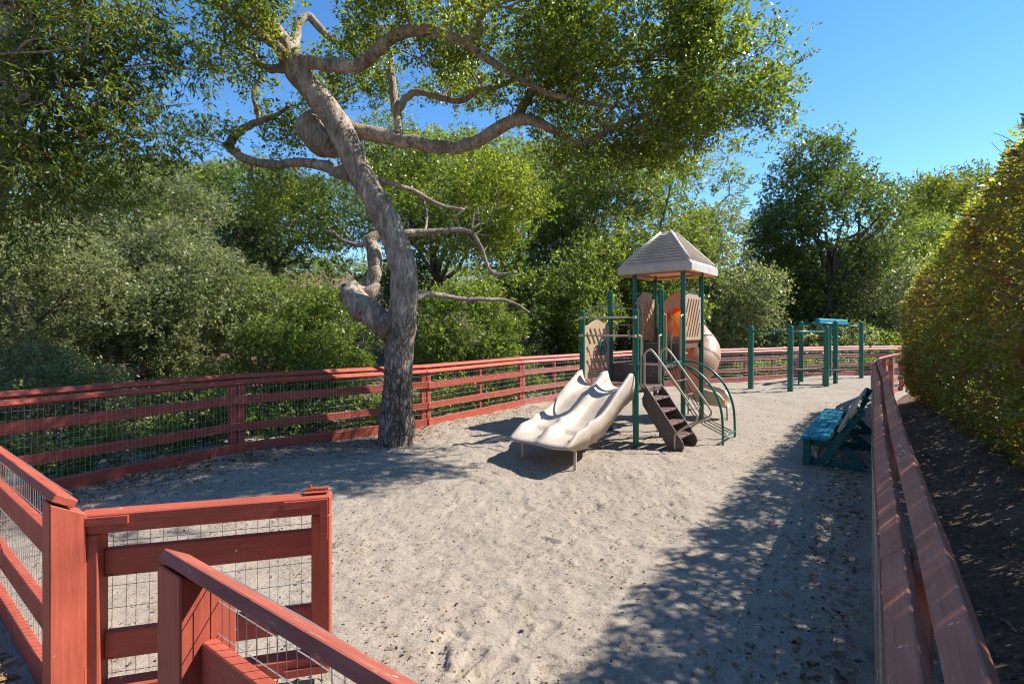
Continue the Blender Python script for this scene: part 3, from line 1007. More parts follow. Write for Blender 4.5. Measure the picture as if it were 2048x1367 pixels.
# double slide -----------------------------------------------------------
def slide_mesh():
    us = np.linspace(0, 1, 46)
    m = MB()
    rows = []
    for t in us:
        x = -.06 - 1.80 * t
        # floor: flat lip, steep run with a gentle hump, long flat run-out
        kx = np.array([0, .07, .2, .36, .5, .64, .78, .92, 1.0])
        kz = np.array([.90, .885, .79, .66, .55, .435, .365, .35, .335])
        z = float(np.interp(t, kx, kz))
        wave = .022 * math.sin((t - .1) * 2 * math.pi * 1.9) * (1 if .1 < t < .75 else 0)
        z += wave
        wall = float(np.interp(t, [0, .06, .2, .4, .55, .62, .70, .88, .97, 1.0], [.235, .235, .16, .13, .115, .125, .14, .12, .03, .0]))
        sk = float(np.interp(t, [0, .08, .3, .7, .95, 1], [.16, .17, .18, .16, .10, .05]))
        sec = []
        y0, y1 = .005, S - .005
        W = y1 - y0
        def prof(f):      # 0 floor .. 1 wall crest across the two channels
            g = abs(math.sin(f * 2 * math.pi))
            edge = min(1.0, (1 - g) / .80)
            return edge ** 2.2
        sec.append((x, y1 + .0, z - sk)); sec.append((x, y1 + .018, z + wall * .35)); sec.append((x, y1 + .012, z + wall * .9))
        for k in range(33):
            f = k / 32
            y = y1 - f * W
            flat = .94 if k in (0, 32) else 1
            sec.append((x, y, z + wall * prof(f) * flat + .012 * (prof(f) > .99)))
        sec.append((x, y0 - .012, z + wall * .9)); sec.append((x, y0 - .018, z + wall * .35)); sec.append((x, y0, z - sk))
        for k in range(1, 8):
            sec.append((x, y0 + W * k / 8, z - .05 - .02 * math.sin(k / 8 * 2 * math.pi) ** 2))
        rows.append(sec)
    # rounded front lip
    last = rows[-1]
    lip = []
    cz = np.mean([p[2] for p in last])
    n = len(last)
    for k, p in enumerate(last):
        f = (p[1] - .0) / S
        bulge = .05 + .03 * abs(math.sin(f * 2 * math.pi))
        lip.append((p[0] - bulge * .7, p[1] * .96 + .02, p[2] * .8 + cz * .2 - .012))
    rows.append(lip)
    lip2 = [(p[0] - .02, p[1] * .97 + .015, p[2] * .45 + cz * .55 - .02) for p in lip]
    rows.append(lip2)
    V = [p for r in rows for p in r]
    F = []
    for i in range(len(rows) - 1):
        for j in range(n):
            k = (j + 1) % n
            F.append((i * n + j, i * n + k, (i + 1) * n + k, (i + 1) * n + j))
    F.append(tuple(range(n))); F.append(tuple((len(rows) - 1) * n + j for j in range(n))[::-1])
    m.add(V, F)
    o = m.build("double_slide", M['slide'], ps, smooth=True)
    bm = bmesh.new(); bm.from_mesh(o.data); bmesh.ops.recalc_face_normals(bm, faces=bm.faces); bm.to_mesh(o.data); bm.free()
    return o
sl = slide_mesh()
sl["label"] = "pale tan double wave slide"
for y in (.04, S - .06):
    MB().tube([(-1.50, y, .30), (-1.60, y, .285), (-1.66, y, .24), (-1.675, y, .16), (-1.675, y, -.2)], .021, 10, smooth=4).build("leg", M['tan'], sl, smooth=True)

# roof ---------------------------------------------------------------------
RC = np.array([2.5 * S, .5 * S]); RH = .735; ZE, ZF, ZA = 2.88, 3.05, 3.76
rm = MB()
def ring(hw, z): return [(RC[0] - hw, RC[1] - hw, z), (RC[0] + hw, RC[1] - hw, z), (RC[0] + hw, RC[1] + hw, z), (RC[0] - hw, RC[1] + hw, z)]
lv = [ring(RH - .02, ZE), ring(RH, ZE), ring(RH, ZF - .035), ring(RH - .02, ZF), ring(RH - .075, ZF + .02), ring(.13, ZA - .05), ring(.09, ZA - .02), ring(.03, ZA - .008)]
V = [p for l in lv for p in l]; F = []
for i in range(len(lv) - 1):
    for j in range(4):
        k = (j + 1) % 4
        F.append((i * 4 + j, i * 4 + k, (i + 1) * 4 + k, (i + 1) * 4 + j))
F.append(tuple((len(lv) - 1) * 4 + j for j in range(4)))
rm.add(V, F)
roof = rm.build("roof", M['roof'], ps)
bm = bmesh.new(); bm.from_mesh(roof.data)
vert_e = [e for e in bm.edges if abs((e.verts[0].co - e.verts[1].co).z) > .02 or (e.verts[0].co.z > ZF)]
bmesh.ops.bevel(bm, geom=vert_e, offset=.035, segments=3, affect='EDGES', profile=.5)
bmesh.ops.recalc_face_normals(bm, faces=bm.faces)
bm.to_mesh(roof.data); bm.free()
for f in roof.data.polygons: f.use_smooth = False
def face_pt(face, f, t, off):
    """point on a roof face: f -1..1 across, t 0..1 up the slope, off out along the normal"""
    hw = (RH - .075) + (.10 - (RH - .075)) * t
    z = ZF + .02 + (ZA - .035 - ZF - .02) * t
    nrm = np.array([0, 0, 0.])
    dxy = [(0, -1), (1, 0), (0, 1), (-1, 0)][face]
    tan = [(1, 0), (0, 1), (-1, 0), (0, -1)][face]
    sl = math.atan2(ZA - .055 - ZF, RH - .175)
    n = np.array([dxy[0] * math.sin(sl), dxy[1] * math.sin(sl), math.cos(sl)])
    p = np.array([RC[0] + dxy[0] * hw + tan[0] * f * hw, RC[1] + dxy[1] * hw + tan[1] * f * hw, z])
    return p + n * off
for face in range(4):
    for k in range(10):
        t0 = .035 + k * .092; t1 = t0 + .075
        fr0 = 1 - .085 / ((RH - .075) * (1 - t0) + .1 * t0); fr1 = 1 - .085 / ((RH - .075) * (1 - t1) + .1 * t1)
        if fr1 < .1: fr1 = .1
        if fr0 < .15: continue
        V = [face_pt(face, -fr0, t0, -.005), face_pt(face, fr0, t0, -.005), face_pt(face, fr1, t1, -.005), face_pt(face, -fr1, t1, -.005),
             face_pt(face, -fr0, t0 - .008, .046), face_pt(face, fr0, t0 - .008, .046), face_pt(face, fr1, t1, .006), face_pt(face, -fr1, t1, .006)]
        MB().add(V, [(0,3,2,1),(4,5,6,7),(0,1,5,4),(1,2,6,5),(2,3,7,6),(3,0,4,7)]).build("slat", M['roof'], roof)
    # hip cap along one corner
    a = face_pt(face, 1, 0, .01); b = face_pt(face, 1, 1, .01)
    MB().tube([a, (a + b) / 2, b], [.038, .036, .034], 10).build("hip_ridge", M['roof'], roof, smooth=True)
# frame under the eaves
fr = MB()
for (c, s) in (((RC[0], RC[1] - .485, 2.90), (1.06, .05, .05)), ((RC[0], RC[1] + .485, 2.90), (1.06, .05, .05)), ((RC[0] - .485, RC[1], 2.90), (.05, .9, .05)), ((RC[0] + .485, RC[1], 2.90), (.05, .9, .05))):
    fr.box(c, s)
fr.build("eave_frame", M['beige'], roof)

# tube slide ------------------------------------------------------------------
def loc(p):
    w = np.array(p[:2]) - PB
    ca, sa = math.cos(PA), math.sin(PA)
    return np.array([w[0] * ca + w[1] * sa, -w[0] * sa + w[1] * ca, p[2]])
tw = [(3.405, 10.31, 1.96), (3.55, 10.49, 1.94), (3.74, 10.72, 1.83), (3.97, 10.80, 1.62), (4.07, 10.60, 1.37), (3.93, 10.36, 1.13), (3.72, 10.36, .92), (3.62, 10.55, .72)]
tl = np.array([loc(p) for p in tw])
tl[0] = (3 * S + .012, .5 * S, 1.96); tl[1] = (3 * S + .25, .5 * S, 1.94)
P, rr_ = catmull(tl, np.full(len(tl), .325), 7)
tm = MB().tube(P, rr_, 22, cap=False)
tube = tm.build("tube_slide", M['tube'], ps, smooth=True)
tube["label"] = "tan spiral tube slide behind the tower"
# added liner in the first section; orange paints the sun glowing through the tube
MB().tube(P[:9], .312, 22, cap=False).build("tube_glow_liner", M['orange'], tube, smooth=True)
for k in (9, 17, 25, 33, 41):
    if k + 1 < len(P):
        d = unit(P[k + 1] - P[k - 1])
        MB().tube([P[k] - d * .012, P[k] + d * .012], .338, 22, cap=False).build("seam_band", M['seam'], tube, smooth=True)
# open run-out
ro = MB(); rows = []
ex = [loc(p) for p in ((3.62, 10.55, .72), (3.72, 10.66, .56), (3.92, 10.62, .44), (4.14, 10.45, .385), (4.32, 10.30, .375), (4.42, 10.22, .355))]
Pe, _ = catmull(np.array(ex), np.zeros(len(ex)), 4)
Te = unit(np.gradient(Pe, axis=0))
for i, (p, t) in enumerate(zip(Pe, Te)):
    t = unit(np.array([t[0], t[1], 0])); sd = np.array([-t[1], t[0], 0])
    q = i / (len(Pe) - 1)
    hgt = np.interp(q, [0, .3, .8, 1], [.40, .28, .17, .05]); wd = np.interp(q, [0, .4, 1], [.31, .29, .27])
    sec = []
    for a in np.linspace(-1, 1, 13):
        sec.append(p + sd * wd * a * (1 if abs(a) < 1 else 1) + np.array([0, 0, -.12 + (hgt + .12) * abs(a) ** 3]))
    for a in np.linspace(1, -1, 13):
        sec.append(p + sd * (wd + .025) * a + np.array([0, 0, -.15 + (hgt + .12) * abs(a) ** 3]))
    rows.append(sec)
n = len(rows[0]); V = [p for r_ in rows for p in r_]; F = []
for i in range(len(rows) - 1):
    for j in range(n):
        k = (j + 1) % n
        F.append((i * n + j, i * n + k, (i + 1) * n + k, (i + 1) * n + j))
ro.add(V, F)
ro.build("run_out", M['tan_plastic'], tube, smooth=True)
for (x, y, zt) in ((3.98, 10.42, .30), (3.80, 10.78, .36), (4.36, 10.13, .28), (4.46, 10.36, .28)):
    p = loc((x, y, zt))
    MB().tube([p, (p[0], p[1], -.2)], .02, 8).build("leg", M['tan'], tube, smooth=True)

# ------------------------------------------------------------------ chin-up bars and track ride
def green_post(parent, x, y, top, w=.115):
    p = MB()
    ang = math.atan2(.768, .64)
    ca, sa = math.cos(ang), math.sin(ang)
    V = []; zs = [(-.2, w), (top - .06, w), (top - .02, w * .8), (top, w * .45)]
    for z, ww in zs:
        for (a, b) in ((-1,-1),(1,-1),(1,1),(-1,1)):
            V.append((x + ca * a * ww / 2 - sa * b * ww / 2, y + sa * a * ww / 2 + ca * b * ww / 2, z))
    F = [(12,13,14,15)]
    for i in range(3):
        for j in range(4):
            k = (j + 1) % 4
            F.append((i*4+j, i*4+k, (i+1)*4+k, (i+1)*4+j))
    p.add(V, F)
    return p.build("post", M['green'], parent, world=True, bevel=.008)
def wbar(parent, name, pts, r, mat, n=10, smooth=0):
    return MB().tube(pts, r, n, smooth=smooth).build(name, mat, parent, smooth=True, world=True)
m1, m2, m3 = (7.50, 15.70), (8.24, 14.80), (10.22, 16.25)
cb = empty("chin_up_bars", (8.24, 14.8, 0))
tag(cb, "row of three green posts joined by two chin-up bars", "exercise bars")
for p in (m1, m2, m3): green_post(cb, p[0], p[1], 1.94, .14)
wbar(cb, "chin_bar", [(m1[0], m1[1], 1.765), (m2[0], m2[1], 1.765)], .03, M['green'])
wbar(cb, "chin_bar", [(m2[0], m2[1], 1.75), (m3[0], m3[1], 1.75)], .03, M['green'])
m4, m5, m6, m7 = (10.18, 17.6), (11.0, 17.0), (13.1, 18.75), (12.28, 19.35)
tr = empty("track_ride", (10.6, 17.3, 0))
tag(tr, "green track ride with overhead beam, hanging triangle handle and low plank", "track ride")
for p in (m4, m5, m6, m7): green_post(tr, p[0], p[1], 2.12, .13)
wbar(tr, "cross_bar", [(*m4, 2.02), (*m5, 2.02)], .028, M['green'])
wbar(tr, "cross_bar", [(*m6, 1.95), (*m7, 1.95)], .028, M['green'])
b0 = np.array([10.52, 17.24, 2.11]); b1 = np.array([12.75, 19.1, 2.09])
board("track_beam", b0, b1, .15, .20, (0, 0, 1), M['teal'], tr, .03)
hp = b0 + (b1 - b0) * .09
wbar(tr, "hanging_handle", [hp + np.array([0, 0, -.1]), hp + np.array([-.10, .06, -.25]), hp + np.array([.10, -.06, -.25]), hp + np.array([0, 0, -.1])], .012, M['tan'], 8)
board("plank", (9.62, 17.05, .45), (10.98, 16.75, .45), .30, .07, (0, 0, 1), M['deck'], tr, .008)
for (x, y) in ((10.22, 16.42), (10.95, 16.9), (9.75, 17.0)):
    wbar(tr, "plank_leg", [(x, y, .42), (x, y, -.2)], .025, M['green'], 8)

# ------------------------------------------------------------------ bench
BO = np.array([3.86, 6.68]); ba = np.array([.606, .795]); bb = np.array([.795, -.606]); BL = 2.95
bench = empty("bench", (BO[0], BO[1], 0))
tag(bench, "teal slatted bench with worn leaning backrest in the hedge's shade", "bench")
def bp_(s, o, z):
    c = BO + ba * s + bb * o
    return (c[0], c[1], z)
a3 = Vector((ba[0], ba[1], 0)); b3 = Vector((bb[0], bb[1], 0)); up = Vector((0, 0, 1))
for o in (.05, .155, .26):
    board("seat_plank", bp_(0, o, .375), bp_(BL, o, .375), .098, .038, up, M['teal'], bench)
lean = R(34)
fnb = Vector((-bb[0] * math.cos(lean), -bb[1] * math.cos(lean), math.sin(lean)))
for (o, z, w) in ((.455, .545, .14), (.575, .735, .14)):
    q = board("back_plank", bp_(.03, o, z), bp_(BL, o, z), w, .038, fnb, M['tan_worn'], bench)
for s in (.10, BL / 2, BL - .12):
    board("front_leg", bp_(s, .06, -.05), bp_(s, .06, .352), .09, .04, a3, M['teal_dark'], bench)
    board("base_rail", bp_(s + .045, .0, .06), bp_(s + .045, .70, .04), .10, .04, a3, M['teal_dark'], bench)
    board("seat_rail", bp_(s + .045, .02, .305), bp_(s + .045, .42, .295), .09, .04, a3, M['teal_dark'], bench)
    board("back_support", bp_(s, .24, .05), bp_(s, .665, .80), .10, .04, a3, M['teal_dark'], bench)
    board("rear_brace", bp_(s + .09, .36, .36), bp_(s + .09, .70, .02), .09, .04, a3, M['teal_dark'], bench)
board("stretcher", bp_(.1, .16, .14), bp_(BL - .1, .16, .14), .09, .038, b3, M['tan_worn'], bench)

# ------------------------------------------------------------------ foliage
def leaf_arrays(C, A, K, twig, L, W, rg, spread=.8, droop=0.0, fold=.25, tri=False):
    """sprigs at C with axis A; K leaves each -> quads"""
    m = len(C)
    t = rg.random((m, K)) ** .8
    jit = rg.standard_normal((m, K, 3)) * twig * .13
    P = C[:, None, :] + A[:, None, :] * (t * twig)[..., None] + jit
    rp = unit(rg.standard_normal((m, K, 3)))
    D = unit(A[:, None, :] * .55 + rp * spread + np.array([0, 0, -droop]))
    rn = unit(rg.standard_normal((m, K, 3)) * .85 + np.array([.45, -.1, .85]))
    Sd = unit(np.cross(D, rn))
    Nn = np.cross(Sd, D)
    sc = rg.uniform(.65, 1.25, (m, K))[..., None]
    l = L * sc; w = W * sc * rg.uniform(.8, 1.2, (m, K))[..., None]
    if tri:
        V = np.stack([P + Sd * w * .5, P - Sd * w * .5 + D * l * .15, P + D * l - Nn * l * .12], 2)
        return V.reshape(-1, 3, 3)
    base = P; tip = P + D * l - Nn * l * .12
    mid = P + D * l * .48 + Nn * w * fold
    V = np.stack([base, mid + Sd * w * .5 - Nn * w * fold * .2, tip, mid - Sd * w * .5 - Nn * w * fold * .2], 2)
    return V.reshape(-1, 4, 3)

def clump_sprigs(clumps, n, rg, up=.35, low=.75, shell=.55):
    """sprig centres and axes over ellipsoid clumps [(c, r3), ...]"""
    wts = np.array([(r[0] * r[1] + r[1] * r[2] + r[0] * r[2]) for c, r in clumps]); wts = wts / wts.sum()
    idx = rg.choice(len(clumps), n, p=wts)
    cen = np.array([c for c, r in clumps])[idx]; rad = np.array([r for c, r in clumps])[idx]
    u = unit(rg.standard_normal((n, 3)))
    flip = (u[:, 2] < -.2) & (rg.random(n) > low)
    u[flip, 2] *= -1
    q = shell + (1 - shell) * rg.random(n) ** .6
    q *= 1 + .16 * rg.standard_normal(n)
    C = cen + u * rad * q[:, None]
    A = unit(u + np.array([0, 0, up]) + .55 * rg.standard_normal((n, 3)))
    return C, A

def build_leaves(name, Vq, mat, rg, parent=None, kind=None):
    n = len(Vq)
    F = np.arange(n * Vq.shape[1]).reshape(n, Vq.shape[1])
    o = fast_mesh(name, Vq.reshape(-1, 3), F, mat, rg.random(n), parent, world=parent is not None)
    if kind: o["kind"] = kind
    return o

def sub_clumps(c, r, k, rg, size=.36, shell=.45):
    out = []
    for i in range(k):
        u = unit(rg.standard_normal(3))
        q = shell + (1 - shell) * rg.random() ** .5
        s = size * rg.uniform(.65, 1.3)
        mean = (r[0] * r[1] * r[2]) ** (1 / 3)
        out.append((np.array(c) + u * np.array(r) * q, np.array([mean * s * 1.15, mean * s * 1.15, mean * s * .8])))
    return out

def limb(mb, a, b, r0, r1, rg, wig=.12, n=6, sides=6, sag=0.0):
    a = np.array(a, float); b = np.array(b, float)
    L = np.linalg.norm(b - a)
    pts = [a + (b - a) * t + rg.standard_normal(3) * wig * L * .25 * math.sin(math.pi * t) + np.array([0, 0, sag * L * math.sin(math.pi * t)]) for t in np.linspace(0, 1, n)]
    rad = np.linspace(r0, r1, n)
    mb.tube(pts, rad, sides, cap=False, smooth=2)

def bg_tree(name, label, cat, group, px, py, rx, ry, d, mat, k=16, dens=.5, bark='dark_bark', dy=None, leafpx=6.2, size=.40, trunk=True, seed=0, low=.8, stems=1, shell=.45, wl=.55, droop=0.0):
    rg = np.random.default_rng(1000 + seed)
    c = Q(px, py, d); Rr = np.array([rx * d / 1000, (dy if dy else .75 * rx * d / 1000), ry * d / 1000])
    z0 = float(terrain(np.array([c[0]]), np.array([c[1]]))[0])
    t = empty(name, (c[0], c[1], z0))
    tag(t, label, cat, group)
    cl = sub_clumps(c, Rr, k, rg, size, shell)
    A_px = math.pi * rx * ry
    nl = int(dens * A_px * (1.35 if d > 12 else .85))
    K = 9
    L = leafpx * d / 1000
    C, A = clump_sprigs(cl, max(40, nl // K), rg, low=low)
    keep = (C[:, 2] > terrain(C[:, 0], C[:, 1]) + .02) & (poly_sd(C[:, 0], C[:, 1])[0] > .3)
    C, A = C[keep], A[keep]
    Vq = leaf_arrays(C, A, K, L * 2.8, L, L * wl, rg, droop=droop, tri=d > 12)
    build_leaves("crown", Vq, M[mat], rg, t)
    tb = MB()
    base = np.array([c[0], c[1], z0 - .3])
    r0 = max(.05, .055 * Rr[2] + .03)
    if stems == 1:
        fork = base + (c - base) * .55 + np.array([rg.normal() * .1, 0, 0])
        tb.tube([base, base + (fork - base) * .5 + rg.standard_normal(3) * .08, fork], [r0 * 1.25, r0, r0 * .85], 8, cap=False, smooth=3)
        for (cc, rr) in cl[:max(6, k // 2)]:
            limb(tb, fork, cc, r0 * .55, r0 * .12, rg, .3, sides=5)
    else:
        for s in range(stems):
            cc = cl[s % len(cl)][0]
            b = base + np.array([rg.normal() * Rr[0] * .25, rg.normal() * .3, 0])
            limb(tb, b, cc, r0 * .5, r0 * .12, rg, .3, sides=5)
    tb.build("trunk", M[bark], t, smooth=True, world=True)
    return t

# ---- the big leaning oak ------------------------------------------------
oak_c = Q(792, 878, 8.18)
oak = empty("oak_tree", (oak_c[0], oak_c[1], 0))
tag(oak, "big leaning oak with gnarled grey trunk growing beside the slide", "tree")
def path(pts):
    """[(px, py, radius px, distance)] -> points and radii in metres"""
    P = np.array([Q(a, b, d) for (a, b, r, d) in pts]); rd = np.array([r * d / 1000 for (a, b, r, d) in pts])
    return P, rd
OAK = {
 'trunk': [(792, 905, 40, 8.15), (792, 870, 35, 8.15), (795, 800, 30, 8.15), (798, 720, 28, 8.15), (801, 655, 29, 8.12), (808, 590, 26, 8.1), (803, 520, 26, 8.05), (775, 445, 26, 8.0), (735, 375, 25, 7.95), (702, 310, 26, 7.9), (672, 245, 25, 7.85), (632, 190, 23, 7.8), (596, 145, 23, 7.75), (572, 105, 21, 7.7)],
 'limb_up': [(580, 118, 21, 7.72), (556, 72, 18, 7.6), (522, 25, 17, 7.4), (490, -40, 15, 7.2), (450, -140, 12, 7.0)],
 'limb_left_thin': [(585, 118, 12, 7.7), (548, 88, 10, 7.5), (500, 55, 9, 7.2), (455, 20, 8, 7.0), (410, -20, 7, 6.8)],
 'limb_loop': [(590, 110, 12, 7.75), (590, 75, 10, 7.9), (602, 40, 9, 8.0), (622, 36, 9, 8.1), (655, 72, 8, 8.3), (700, 100, 6, 8.5), (720, 125, 4, 8.6)],
 'limb_right': [(595, 125, 16, 7.72), (640, 128, 14, 7.6), (690, 134, 14, 7.45), (720, 132, 14, 7.4), (752, 100, 13, 7.3), (792, 72, 12, 7.2), (835, 60, 12, 7.1), (880, 66, 12, 7.0), (925, 82, 12, 6.9), (952, 62, 10, 6.85), (958, 38, 9, 6.8), (930, 5, 9, 6.7), (905, -40, 8, 6.6)],
 'limb_right_b': [(925, 80, 9, 6.9), (960, 108, 9, 7.0), (1010, 140, 8, 7.15), (1080, 180, 7, 7.3), (1150, 200, 5, 7.4), (1230, 215, 4, 7.4)],
 'burl': [(680, 300, 20, 8.0), (648, 285, 30, 8.1), (628, 258, 33, 8.2), (650, 245, 28, 8.35), (690, 255, 19, 8.45), (740, 268, 16, 8.45), (800, 280, 15, 8.4), (860, 291, 14, 8.3), (905, 295, 14, 8.2), (955, 282, 14, 8.1), (1010, 250, 14, 8.0), (1060, 240, 12, 7.9), (1110, 262, 9, 7.85), (1150, 285, 8, 7.8), (1195, 272, 7, 7.8), (1240, 248, 6, 7.8), (1320, 220, 4, 7.7)],
 'burl_b': [(1030, 245, 12, 7.98), (1050, 205, 10, 8.1), (1075, 180, 9, 8.1), (1130, 160, 7, 8.0), (1200, 130, 5, 7.8), (1290, 120, 3.5, 7.6)],
 'up_mid': [(798, 272, 10, 8.4), (795, 240, 9, 8.5), (790, 200, 9, 8.6), (783, 150, 9, 8.7), (778, 110, 7, 8.8), (760, 60, 5, 8.9)],
 'up_mid_b': [(798, 222, 8, 8.55), (812, 195, 8, 8.6), (840, 185, 7, 8.6), (880, 195, 7, 8.6), (925, 200, 7, 8.5), (960, 180, 6, 8.4), (1000, 172, 5, 8.4), (1050, 150, 4, 8.3)],
 'left_low': [(705, 352, 16, 7.95), (680, 345, 14, 8.1), (640, 330, 11, 8.3), (590, 326, 10, 8.4), (540, 328, 10, 8.5), (490, 318, 9, 8.5), (463, 296, 9, 8.5), (468, 272, 9, 8.5), (495, 252, 8, 8.5), (520, 242, 7, 8.5), (550, 232, 5, 8.5), (580, 212, 3, 8.5)],
 'left_low_b': [(520, 242, 6, 8.5), (512, 215, 5, 8.5), (508, 185, 4.5, 8.5), (520, 150, 4, 8.5), (500, 120, 3, 8.4)],
 'knob': [(795, 672, 24, 8.12), (765, 648, 24, 8.15), (728, 615, 26, 8.2), (696, 590, 20, 8.25), (706, 580, 20, 8.35), (732, 588, 17, 8.45), (746, 565, 15, 8.5), (750, 530, 14, 8.5), (743, 495, 14, 8.55), (742, 476, 12, 8.6), (780, 470, 8, 8.8), (850, 465, 7, 9.0), (930, 460, 5, 9.2), (960, 490, 4, 9.2), (985, 545, 3.5, 9.2), (1035, 545, 3, 9.2)],
 'knob_b': [(742, 482, 7, 8.58), (715, 490, 5, 8.6), (685, 480, 4, 8.6), (660, 458, 3, 8.6)],
 'right_low': [(812, 600, 8, 8.2), (832, 594, 7, 8.3), (862, 588, 6, 8.5), (910, 596, 5.5, 8.8), (960, 598, 5, 9.0), (1015, 602, 4, 9.2), (1060, 625, 3, 9.3)],
 'mid_right': [(735, 350, 8, 7.98), (760, 360, 6, 8.1), (800, 372, 5.5, 8.3), (840, 388, 5, 8.5), (880, 410, 4, 8.7), (930, 420, 3, 8.8)],
 'far_left': [(575, 135, 11, 7.75), (545, 138, 9, 8.0), (522, 128, 8, 8.2), (490, 95, 7, 8.3), (470, 60, 5, 8.4)],
}
OAK['knob'][0] = (795, 672, 24, 8.12)
rgo = np.random.default_rng(21)
tb = MB()
attract = []
for nm, pts in OAK.items():
    P, rd = path(pts)
    Pc, rc = catmull(P, rd * (1 if nm in ('trunk', 'knob') else .9), 7)
    nn = len(Pc)
    wob = np.stack([vnoise(np.linspace(0, nn * .35, nn) + 13 * j + hash(nm) % 7 * 0, np.full(nn, 3.3 + j)) - .5 for j in range(3)], 1)
    Pc = Pc + wob * rc[:, None] * (.55 if nm != 'trunk' else .15)
    rc = rc * (1 + .12 * (vnoise(np.linspace(0, nn * .25, nn), np.full(nn, 9.1)) - .5))
    tb.tube(Pc, rc, 22 if rd.max() > .1 else 10, cap=True, gnarl=.13, gseed=len(attract) * 2.7)
    if nm != 'trunk': attract.append((Pc, rc))
    else: attract.append((Pc[-20:], rc[-20:]))
attP = np.concatenate([a for a, b in attract]); attR = np.concatenate([b for a, b in attract])
# crown lobes: (px, py, rx, ry, distance, depth radius m, number of clumps)
LOBES = [(1350, 195, 210, 115, 7.8, 1.3, 26), (1490, 190, 95, 105, 7.6, .9, 13), (1270, 50, 190, 90, 7.3, 1.3, 22), (1060, 70, 170, 100, 7.0, 1.3, 20), (1320, 300, 130, 50, 8.1, .8, 11),
         (870, 30, 170, 70, 7.0, 1.2, 16), (650, 20, 190, 70, 7.2, 1.2, 17), (490, 90, 90, 60, 7.6, .8, 8), (425, 262, 52, 26, 8.3, .3, 3), (575, 270, 50, 34, 8.8, .5, 4), (1130, 175, 140, 70, 7.6, 1.0, 13),
         (730, 170, 70, 50, 9.6, .5, 7), (640, 205, 45, 40, 9.3, .4, 3), (930, 190, 110, 60, 9.7, .5, 9), (900, 360, 130, 55, 10.0, .5, 10), (990, 400, 100, 60, 10.1, .5, 9), (930, 500, 90, 50, 10.2, .5, 8), (590, 390, 90, 45, 9.0, .6, 6),
         (640, 470, 70, 40, 9.0, .5, 4), (1390, 90, 60, 60, 7.4, .8, 7), (1200, 300, 70, 35, 7.9, .5, 5),
]
clumps = []
for (px, py, rx, ry, d, rd, k) in LOBES:
    c = Q(px, py, d)
    Rr = np.array([rx * d / 1000, rd * 1.45, ry * d / 1000])
    for i in range(k):
        u = unit(rgo.standard_normal(3)); q = rgo.random() ** .45
        s = rgo.uniform(.20, .46)
        clumps.append((c + u * Rr * q, np.array([s * 1.2, s * 1.2, s * .75])))
tw = MB()
for (c, r) in clumps:
    dd = np.linalg.norm(attP - c, axis=1) + .6 * np.maximum(attP[:, 2] - c[2], 0)
    j = int(np.argmin(dd))
    if dd[j] < 3.2 and abs(attP[j][1] - c[1]) < .9:
        r0 = min(attR[j] * .45, .012 + .012 * dd[j])
        limb(tb, attP[j], c, r0, .006, rgo, .35, 6, 5, .05)
        for q in range(4):
            e = c + unit(rgo.standard_normal(3)) * r * .9
            limb(tw, c, e, .006, .002, rgo, .4, 4, 4)
oak_trunk = tb.build("trunk", M['oak_bark'], oak, smooth=True, world=True)
tw.build("twigs", M['twig'], oak, world=True)["kind"] = "stuff"
C, A = clump_sprigs(clumps, 14200, rgo, up=.3, low=.85, shell=.25)
Vq = leaf_arrays(C, A, 9, .18, .062, .032, rgo)
# loose sprays sticking out of the right-hand edge
ex = []
for (px, py, dx, dy) in ((1560, 150, 55, -45), (1530, 100, 25, -50), (1585, 130, 40, -22), (1520, 240, 40, 40), (1545, 170, 50, 10), (1440, 30, 40, -40), (1380, 330, 20, 40), (1450, 290, 60, 20)):
    a = Q(px, py, 7.6); b = Q(px + dx, py + dy, 7.5)
    for t in np.linspace(0, 1, 14):
        ex.append((a + (b - a) * t, unit(b - a)))
Vq2 = leaf_arrays(np.array([e[0] for e in ex]), np.array([e[1] for e in ex]), 6, .1, .04, .02, rgo)
build_leaves("crown", np.concatenate([Vq, Vq2]), M['oak_leaf'], rgo, oak)

# ---- bay tree hanging in from the upper left --------------------------------
bay = empty("bay_tree", (-6.9, 6.0, 0))
tag(bay, "narrow-leaved tree hanging over the fence from the upper left", "tree")
rgb = np.random.default_rng(31)
tb = MB()
tb.tube([(-6.95, 6.0, -.3), (-6.8, 6.0, 1.5), (-6.45, 6.0, 3.2), (-6.08, 6.0, 4.6), (-5.9, 6.0, 6.0), (-5.7, 5.9, 7.5)], [.34, .28, .25, .23, .2, .15], 12, smooth=5)
bl = []
for (px, py, rx, ry, d, k) in ((70, 90, 110, 90, 5.6, 9), (200, 50, 130, 80, 5.8, 11), (330, 70, 110, 80, 6.2, 11), (250, 180, 110, 60, 6.0, 9), (110, 250, 110, 70, 5.7, 8), (270, 280, 80, 60, 6.3, 8), (70, 350, 80, 60, 5.6, 5), (190, 340, 100, 60, 6.0, 7), (150, -120, 250, 90, 5.8, 9), (60, 420, 70, 40, 5.8, 3)):
    c = Q(px, py, d); Rr = np.array([rx * d / 1000, .8, ry * d / 1000])
    for i in range(k):
        u = unit(rgb.standard_normal(3)); s = rgb.uniform(.22, .42)
        p = c + u * Rr * rgb.random() ** .45
        bl.append((p, np.array([s * 1.1, s * 1.1, s])))
        j = np.array([-6.2 + rgb.normal() * .15, 6.0, rgb.uniform(3.6, 6.5)])
        limb(tb, j, p, .03, .005, rgb, .4, 6, 5)
tb.build("trunk", M['oak_bark'], bay, smooth=True, world=True)
C, A = clump_sprigs(bl, 2500, rgb, up=-.1, low=.95, shell=.2)
Vq = leaf_arrays(C, A, 9, .2, .085, .022, rgb, droop=.35)
build_leaves("crown", Vq, M['bay_leaf'], rgb, bay)

